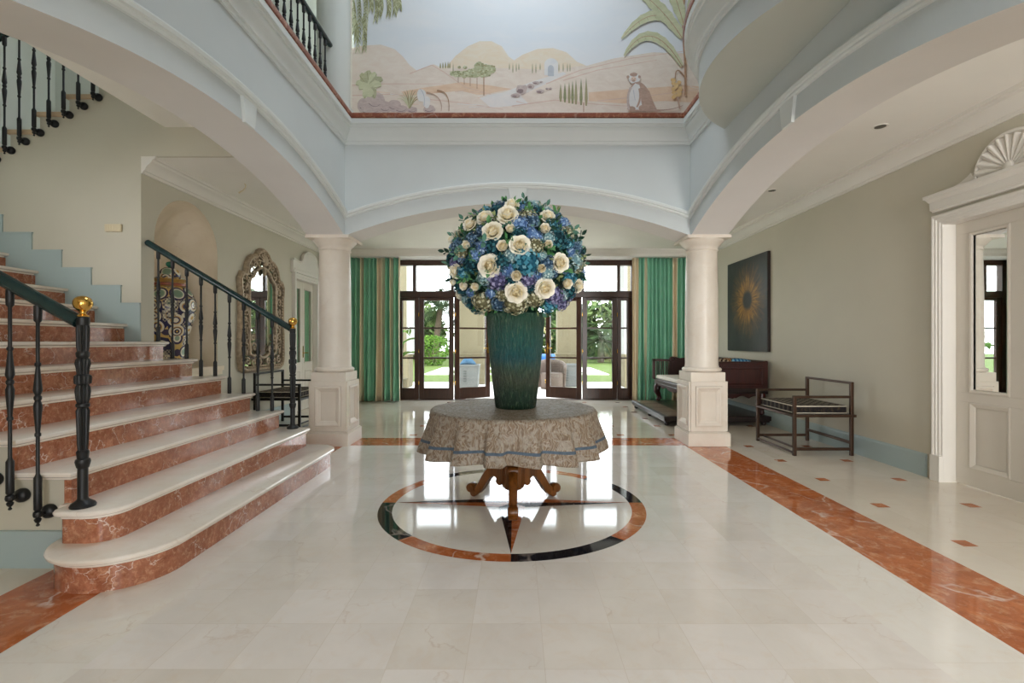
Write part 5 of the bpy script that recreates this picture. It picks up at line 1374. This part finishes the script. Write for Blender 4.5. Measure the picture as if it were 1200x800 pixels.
# ================================================================== GARDEN BEYOND THE WINDOW
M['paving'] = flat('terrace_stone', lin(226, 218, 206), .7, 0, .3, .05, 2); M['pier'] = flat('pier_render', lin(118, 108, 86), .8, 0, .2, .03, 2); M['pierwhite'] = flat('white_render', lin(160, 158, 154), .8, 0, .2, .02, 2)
t = NT('lawn_grass'); f_ = t.noise(t.coord(), 9, 6, .7); c = t.ramp(f_, [(.3, lin(62, 74, 28)), (.7, lin(84, 94, 42))]); M['lawn'] = t.set(c, .9, 0, .1)
m = MB(); m.box(-14, 14, 10.13, 14.3, -.12, -.005); struct('terrace_ground', m, M['paving'], 'pale stone terrace outside the french window', 'terrace')
m = MB(); m.box(-40, 40, 14.3, 60, -.12, -.02); struct('lawn', m, M['lawn'], 'green lawn between the terrace and the trees', 'lawn')
t = NT('pool_water'); f_ = t.noise(t.coord(), 2.5, 3); M['water'] = t.set(t.ramp(f_, [(.35, lin(22, 104, 134)), (.7, lin(64, 136, 156))]), .08)
pl = thing('swimming_pool', 'turquoise swimming pool with pale stone edge in the lawn', 'pool', (0, 19.5, 0))
m = MB(); m.box(-3.4, 3.4, 17.6, 18.2, -.1, .0); m.box(-3.4, 3.4, 21.0, 22.4, -.1, .0); m.box(-3.4, -2.6, 18.2, 21.0, -.1, 0); m.box(2.6, 3.4, 18.2, 21.0, -.1, 0); obj('pool_coping', m, M['paving'], pl, weld=False)
m = MB(); m.box(-2.6, 2.6, 18.2, 21.0, -.1, -.03); obj('pool_water', m, M['water'], pl)
rl = thing('pool_cover_roller', 'bright blue rolled pool cover beyond the pool', 'pool cover', (.6, 22.0, 0))
M['bluecover'] = flat('blue_cover', lin(18, 70, 122), .5, 0, .4, .1, 4)
m = MB(); m.tube([(-2.2, 22.0, .46), (2.2, 22.0, .46)], .17, 16); obj('rolled_cover', m, M['bluecover'], rl, smooth=50)
for x in (-2.1, 2.1):
    m = MB(); m.box(x - .05, x + .05, 21.8, 22.2, 0, .5); obj('stand', m, M['pierwhite'], rl, bevel=.01)
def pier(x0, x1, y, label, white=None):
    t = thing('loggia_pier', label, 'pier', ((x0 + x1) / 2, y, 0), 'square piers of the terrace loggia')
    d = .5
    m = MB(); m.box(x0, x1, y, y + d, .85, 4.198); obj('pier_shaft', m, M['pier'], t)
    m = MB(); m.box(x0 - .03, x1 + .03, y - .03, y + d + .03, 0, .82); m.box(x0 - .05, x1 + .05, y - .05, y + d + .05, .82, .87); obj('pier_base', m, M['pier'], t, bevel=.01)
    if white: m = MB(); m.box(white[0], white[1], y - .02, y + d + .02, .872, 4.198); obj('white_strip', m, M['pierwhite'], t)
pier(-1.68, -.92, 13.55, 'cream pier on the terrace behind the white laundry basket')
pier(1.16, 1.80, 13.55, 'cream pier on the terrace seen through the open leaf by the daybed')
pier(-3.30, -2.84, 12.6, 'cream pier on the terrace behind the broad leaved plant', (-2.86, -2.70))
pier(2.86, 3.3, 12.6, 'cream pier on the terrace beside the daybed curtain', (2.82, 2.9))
m = MB(); m.box(-3.4, 3.4, 12.5, 14.15, 4.2, 4.5); struct('loggia_beam', m, M['pier'], 'cream beam over the loggia piers', 'beam')
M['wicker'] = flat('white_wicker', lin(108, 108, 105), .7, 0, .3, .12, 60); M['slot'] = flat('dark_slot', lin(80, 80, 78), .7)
M['towelblue'] = flat('blue_towel', lin(66, 92, 112), .9, 0, .1, .2, 12)
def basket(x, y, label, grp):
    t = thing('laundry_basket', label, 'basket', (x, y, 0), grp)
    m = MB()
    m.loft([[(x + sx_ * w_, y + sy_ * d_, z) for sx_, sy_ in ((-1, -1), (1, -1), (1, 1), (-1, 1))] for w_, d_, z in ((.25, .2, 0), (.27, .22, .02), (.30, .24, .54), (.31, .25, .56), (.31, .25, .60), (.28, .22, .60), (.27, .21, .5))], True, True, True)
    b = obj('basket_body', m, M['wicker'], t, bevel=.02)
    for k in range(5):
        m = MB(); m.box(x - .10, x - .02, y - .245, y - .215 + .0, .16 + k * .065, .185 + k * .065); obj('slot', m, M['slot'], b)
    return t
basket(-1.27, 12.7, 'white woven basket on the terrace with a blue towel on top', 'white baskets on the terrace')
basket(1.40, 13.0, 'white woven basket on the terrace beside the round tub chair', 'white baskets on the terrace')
m = MB(); rt = random.Random(4)
m.grid(lambda u, v: (-1.27 + .20 * (u - .5) * 2, 12.7 + .15 * (v - .5) * 2, .602 + .16 * math.sin(PI * u) ** .6 * math.sin(PI * v) ** .6 + .02 * math.sin(u * 14 + v * 9) * math.sin(PI * u) * math.sin(PI * v)), 20, 16)
o = obj('folded_towel', m, M['towelblue'], None, smooth=180, solid=.012); tag(o, 'crumpled blue towel lying on the white basket', 'towel')
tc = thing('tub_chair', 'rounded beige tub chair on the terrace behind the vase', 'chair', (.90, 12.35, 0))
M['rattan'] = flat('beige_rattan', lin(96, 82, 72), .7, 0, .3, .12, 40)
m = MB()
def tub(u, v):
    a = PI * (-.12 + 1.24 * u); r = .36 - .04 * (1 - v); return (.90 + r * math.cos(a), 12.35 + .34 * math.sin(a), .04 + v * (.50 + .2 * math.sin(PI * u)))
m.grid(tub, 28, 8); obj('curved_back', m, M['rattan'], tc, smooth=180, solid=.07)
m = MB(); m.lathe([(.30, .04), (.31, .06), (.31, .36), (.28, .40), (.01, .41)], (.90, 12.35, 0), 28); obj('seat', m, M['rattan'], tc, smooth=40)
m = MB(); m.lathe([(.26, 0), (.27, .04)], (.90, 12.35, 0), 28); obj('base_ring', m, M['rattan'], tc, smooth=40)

# plants -------------------------------------------------------------
def fol(name, a, b): return wash(name, a, b, 3, (1, 1, 1))
G = [fol('garden_green', (40, 57, 24), (70, 86, 40)), fol('garden_dark', (23, 38, 18), (48, 64, 31)), fol('garden_pale', (70, 86, 46), (98, 108, 65)), fol('garden_bright', (54, 83, 21), (82, 108, 36))]
M['palmbark'] = flat('palm_bark', lin(84, 72, 60), .9, 0, .1, .2, 8); M['straw'] = fol('dry_frond', (150, 130, 90), (180, 164, 120))
def shrub_mesh(seed, rx, rz, n, size, mats, shape=1):
    rr = random.Random(seed); mb = MB()
    for i in range(n):
        y = 1 - 2 * (i + .5) / n; rad = math.sqrt(1 - y * y); a = i * 2.39996
        k = rr.uniform(.72, 1.05) if shape else rr.uniform(.93, 1.02)
        p = Vector((rx * rad * math.cos(a) * k, rx * .8 * rad * math.sin(a) * k, rz + rz * y * k))
        d = Vector((rr.uniform(-1, 1), rr.uniform(-1, 1), rr.uniform(-.6, 1))).normalized(); s = d.orthogonal().normalized(); l = size * rr.uniform(.7, 1.4)
        mb.mi = rr.randrange(len(mats)); mb.poly([p, p + d * l * .5 + s * l * .28, p + d * l, p + d * l * .5 - s * l * .28])
    return mb
def shrub(seed, x, y, rx, rz, mats, label, grp, n=420, size=.3, shape=1):
    t = thing('garden_shrub', label, 'shrub', (0, 0, 0), grp)
    obj('foliage', shrub_mesh(seed, rx, rz, n, size, mats, shape), mats, t, weld=False, recalc=False)
    m = MB()
    for k in range(4): m.tube([(0, 0, 0), (rx * .3 * math.cos(k * 1.6), rx * .3 * math.sin(k * 1.6), rz)], [.05, .025], 6)
    obj('stem', m, M['palmbark'], t, smooth=60)
    t.location = (x, y, -.02); return t
ball = shrub(1, -4.25, 24.5, .82, .75, [G[3]], 'bright green clipped round bush at the lawn edge', None, 1500, .12, 0)
bush_src = [shrub(2, -11.6, 33, 2.4, 2.2, [G[0], G[1]], 'mixed green shrub in the planting at the end of the lawn', 'shrubs at the end of the lawn', 1500, .55),
            shrub(3, -6.8, 33.5, 1.75, 1.7, [G[1], G[0], G[2]], 'mixed green shrub in the planting at the end of the lawn', 'shrubs at the end of the lawn', 1500, .46),
            shrub(4, 5.6, 32.8, 2.2, 1.9, [G[0], G[2], G[1]], 'mixed green shrub in the planting at the end of the lawn', 'shrubs at the end of the lawn', 1500, .5)]
for i, (x, y, s) in enumerate(((-2.2, 33.5, .8), (1.7, 33.6, .8), (10.8, 33.2, 1.0), (-14.6, 39.6, 1.2), (-8.0, 39.8, 1.2), (-1.9, 39.6, 1.15), (4.4, 39.8, 1.0), (11.6, 39.6, 1.15))):
    c = copy_tree(bush_src[i % 3]); c.location = (x, y, -.02); c.scale = (s, s, s); c.rotation_euler = (0, 0, i * 1.3)
def palm_parts(seed, h, nf, L, mats, lean=.3):
    rr = random.Random(seed); mt = MB(); pts = [(lean * (i / 8) ** 2 * 1.0, 0, h * i / 8) for i in range(9)]
    mt.tube(pts, [.2 - .006 * i + .012 * (i % 2) for i in range(9)], 10)
    fr = []
    top = Vector(pts[-1])
    for k in range(nf):
        mb = MB(); a = k * 2.39996; el = R(rr.uniform(-25, 75)); l = L * rr.uniform(.8, 1.1)
        d = Vector((math.cos(a) * math.cos(el), math.sin(a) * math.cos(el), math.sin(el)))
        spine = []
        for i in range(11):
            q = i / 10; spine.append(top + d * l * q + Vector((0, 0, -1)) * l * .55 * q * q)
        mb.tube(spine, [.03 - .0025 * i for i in range(11)], 5)
        for i in range(1, 11):
            for f_ in (0, .5):
                q = spine[i - 1].lerp(spine[i], f_ + .5 if f_ == 0 else 1.0); tg = (spine[i] - spine[i - 1]).normalized(); sd = tg.cross(Vector((0, 0, 1))).normalized()
                for s in (-1, 1):
                    ll = l * .34 * math.sin(PI * (.1 + .85 * i / 10)) + .08
                    e = (sd * s * .8 + tg * .6 + Vector((0, 0, -.35))).normalized()
                    mb.poly([q, q + e * ll * .5 + tg * .035, q + e * ll, q + e * ll * .5 - tg * .035])
        fr.append((mb, 3 if (el < R(-12) and rr.random() < .5) else 0))
    return mt, fr
def palm(seed, x, y, h, nf, L, gi, label, lean=.3):
    t = thing('palm_tree', label, 'palm tree', (0, 0, 0), 'palms behind the lawn')
    mt, fr = palm_parts(seed, h, nf, L, None, lean)
    obj('trunk', mt, M['palmbark'], t, smooth=50)
    for mb, dry in fr: obj('frond', mb, M['straw'] if dry else G[gi], t, weld=False, recalc=False)
    t.location = (x, y, -.02); return t
palm(1, -4.7, 28.2, 3.3, 24, 2.1, 1, 'grey trunked palm behind the clipped round bush')
palm(2, -9.6, 28.6, 4.4, 22, 2.1, 2, 'pale fronded palm seen past the broad leaved plant', .5)
palm(3, 4.9, 28.0, 1.3, 28, 2.0, 1, 'short bushy palm on the lawn edge beyond the daybed', .1)
palm(4, 9.9, 28.8, 4.4, 22, 2.1, 0, 'tall palm past the short bushy palm', -.4)
palm(5, .2, 28.4, 3.0, 22, 2.1, 2, 'pale palm beyond the pool cover', .2)
palm(6, 7.4, 22.6, 5.3, 18, 1.8, 1, 'single palm whose fronds reach the top panes', .3)
palm(7, -1.5, 45.0, 6.8, 22, 2.4, 0, 'palm standing behind the hedge of shrubs over the flowers', .2)
# broad-leaved plant by the window
bl = thing('banana_plant', 'broad leaved green plant in a pot outside the glass by the curtain', 'plant', (-2.62, 10.75, 0))
m = MB(); m.lathe([(.14, 0), (.16, .02), (.20, .34), (.215, .36), (.2, .38), (.17, .36), (.01, .35)], (-2.62, 10.75, 0), 24); obj('pot', m, M['pier'], bl, smooth=40)
for k, (a, h, l) in enumerate(((20, 1.15, .62), (75, 1.35, .5), (150, 1.2, .6), (215, 1.0, .6), (285, 1.05, .62), (335, .85, .66))):
    m = MB(); a = R(a); p0 = Vector((-2.62, 10.75, .34)); p1 = Vector((-2.62 + .1 * math.cos(a), 10.75 + .1 * math.sin(a), h)); d = Vector((math.cos(a), math.sin(a), 0))
    m.tube([p0, p0.lerp(p1, .5) + d * .01, p1], [.018, .014, .01], 7)
    sd = Vector((-math.sin(a), math.cos(a), 0))
    def lf_(u, v):
        q = u; w_ = .13 * math.sin(PI * min(.98, .06 + .94 * q)) ** .6; s = (v * 2 - 1)
        return p1 + d * (l * q * .8) + Vector((0, 0, .42 * q - .45 * q * q + .04 * abs(s))) + sd * (s * w_)
    m.grid(lf_, 12, 4); obj('broad_leaf', m, G[3], bl, smooth=180, weld=True, recalc=False)
# ================================================================== LIGHT AND CAMERA
w = bpy.data.worlds.new('sky'); SC.world = w; w.use_nodes = True
nt = w.node_tree; bg = nt.nodes['Background']
tcw = nt.nodes.new('ShaderNodeTexCoord'); sep = nt.nodes.new('ShaderNodeSeparateXYZ'); nt.links.new(tcw.outputs['Generated'], sep.inputs[0])
rp = nt.nodes.new('ShaderNodeValToRGB'); nt.links.new(sep.outputs['Z'], rp.inputs[0])
rp.color_ramp.elements[0].position = 0; rp.color_ramp.elements[0].color = (.97, .98, 1, 1)
rp.color_ramp.elements[1].position = .6; rp.color_ramp.elements[1].color = (.80, .90, 1, 1)
nt.links.new(rp.outputs[0], bg.inputs[0]); bg.inputs[1].default_value = WORLD

def area(name, loc, rot, sx, sy, power, color=(1, 1, 1), portal=False, spread=180):
    d = bpy.data.lights.new(name, 'AREA'); d.shape = 'RECTANGLE'; d.size = sx; d.size_y = sy; d.energy = power; d.color = color
    d.spread = R(spread)
    o = bpy.data.objects.new(name, d); COL.objects.link(o); o.location = loc; o.rotation_euler = rot; o['kind'] = 'helper'
    if portal: d.cycles.is_portal = True
    return o
area('lantern_portal', (.05, 4.175, ROOF + .19), (0, 0, 0), 1.8, 1.85, 1, portal=True)
area('entrance_portal', (0, FRONT - .19, 1.1), (R(90), 0, 0), 1.6, 2.2, 1, portal=True)
for sx_, pw_ in ((2.8, AISLE_FILL),): area('added_aisle_fill', (sx_, FRONT + .02, 1.55), (R(90), 0, 0), .95, 2.2, pw_, (1, .985, .96), spread=75)  # unseen lamp added to brighten the aisle, no known window there
area('back_door_portal', (0, 9.97, 1.45), (R(-90), 0, 0), 4.8, 2.85, 1, portal=True)

cam = bpy.data.cameras.new('camera'); co = bpy.data.objects.new('camera', cam); COL.objects.link(co)
co.location = (0, 0, 1.2); co.rotation_euler = (R(90), 0, 0)
cam.sensor_width = 36; cam.lens = 565 / 1200 * 36; cam.shift_x = -5 / 1200; cam.clip_start = .05; cam.clip_end = 300
SC.camera = co
SC.view_settings.view_transform = 'Standard'; SC.view_settings.look = 'None'; SC.view_settings.gamma = 1; SC.view_settings.use_curve_mapping = False
SC.view_settings.exposure = EXPO
cy = SC.cycles
cy.use_denoising = True; cy.max_bounces = 10; cy.diffuse_bounces = 6; cy.glossy_bounces = 6; cy.transparent_max_bounces = 16; cy.transmission_bounces = 6
cy.sample_clamp_indirect = 8; cy.caustics_reflective = False; cy.caustics_refractive = False
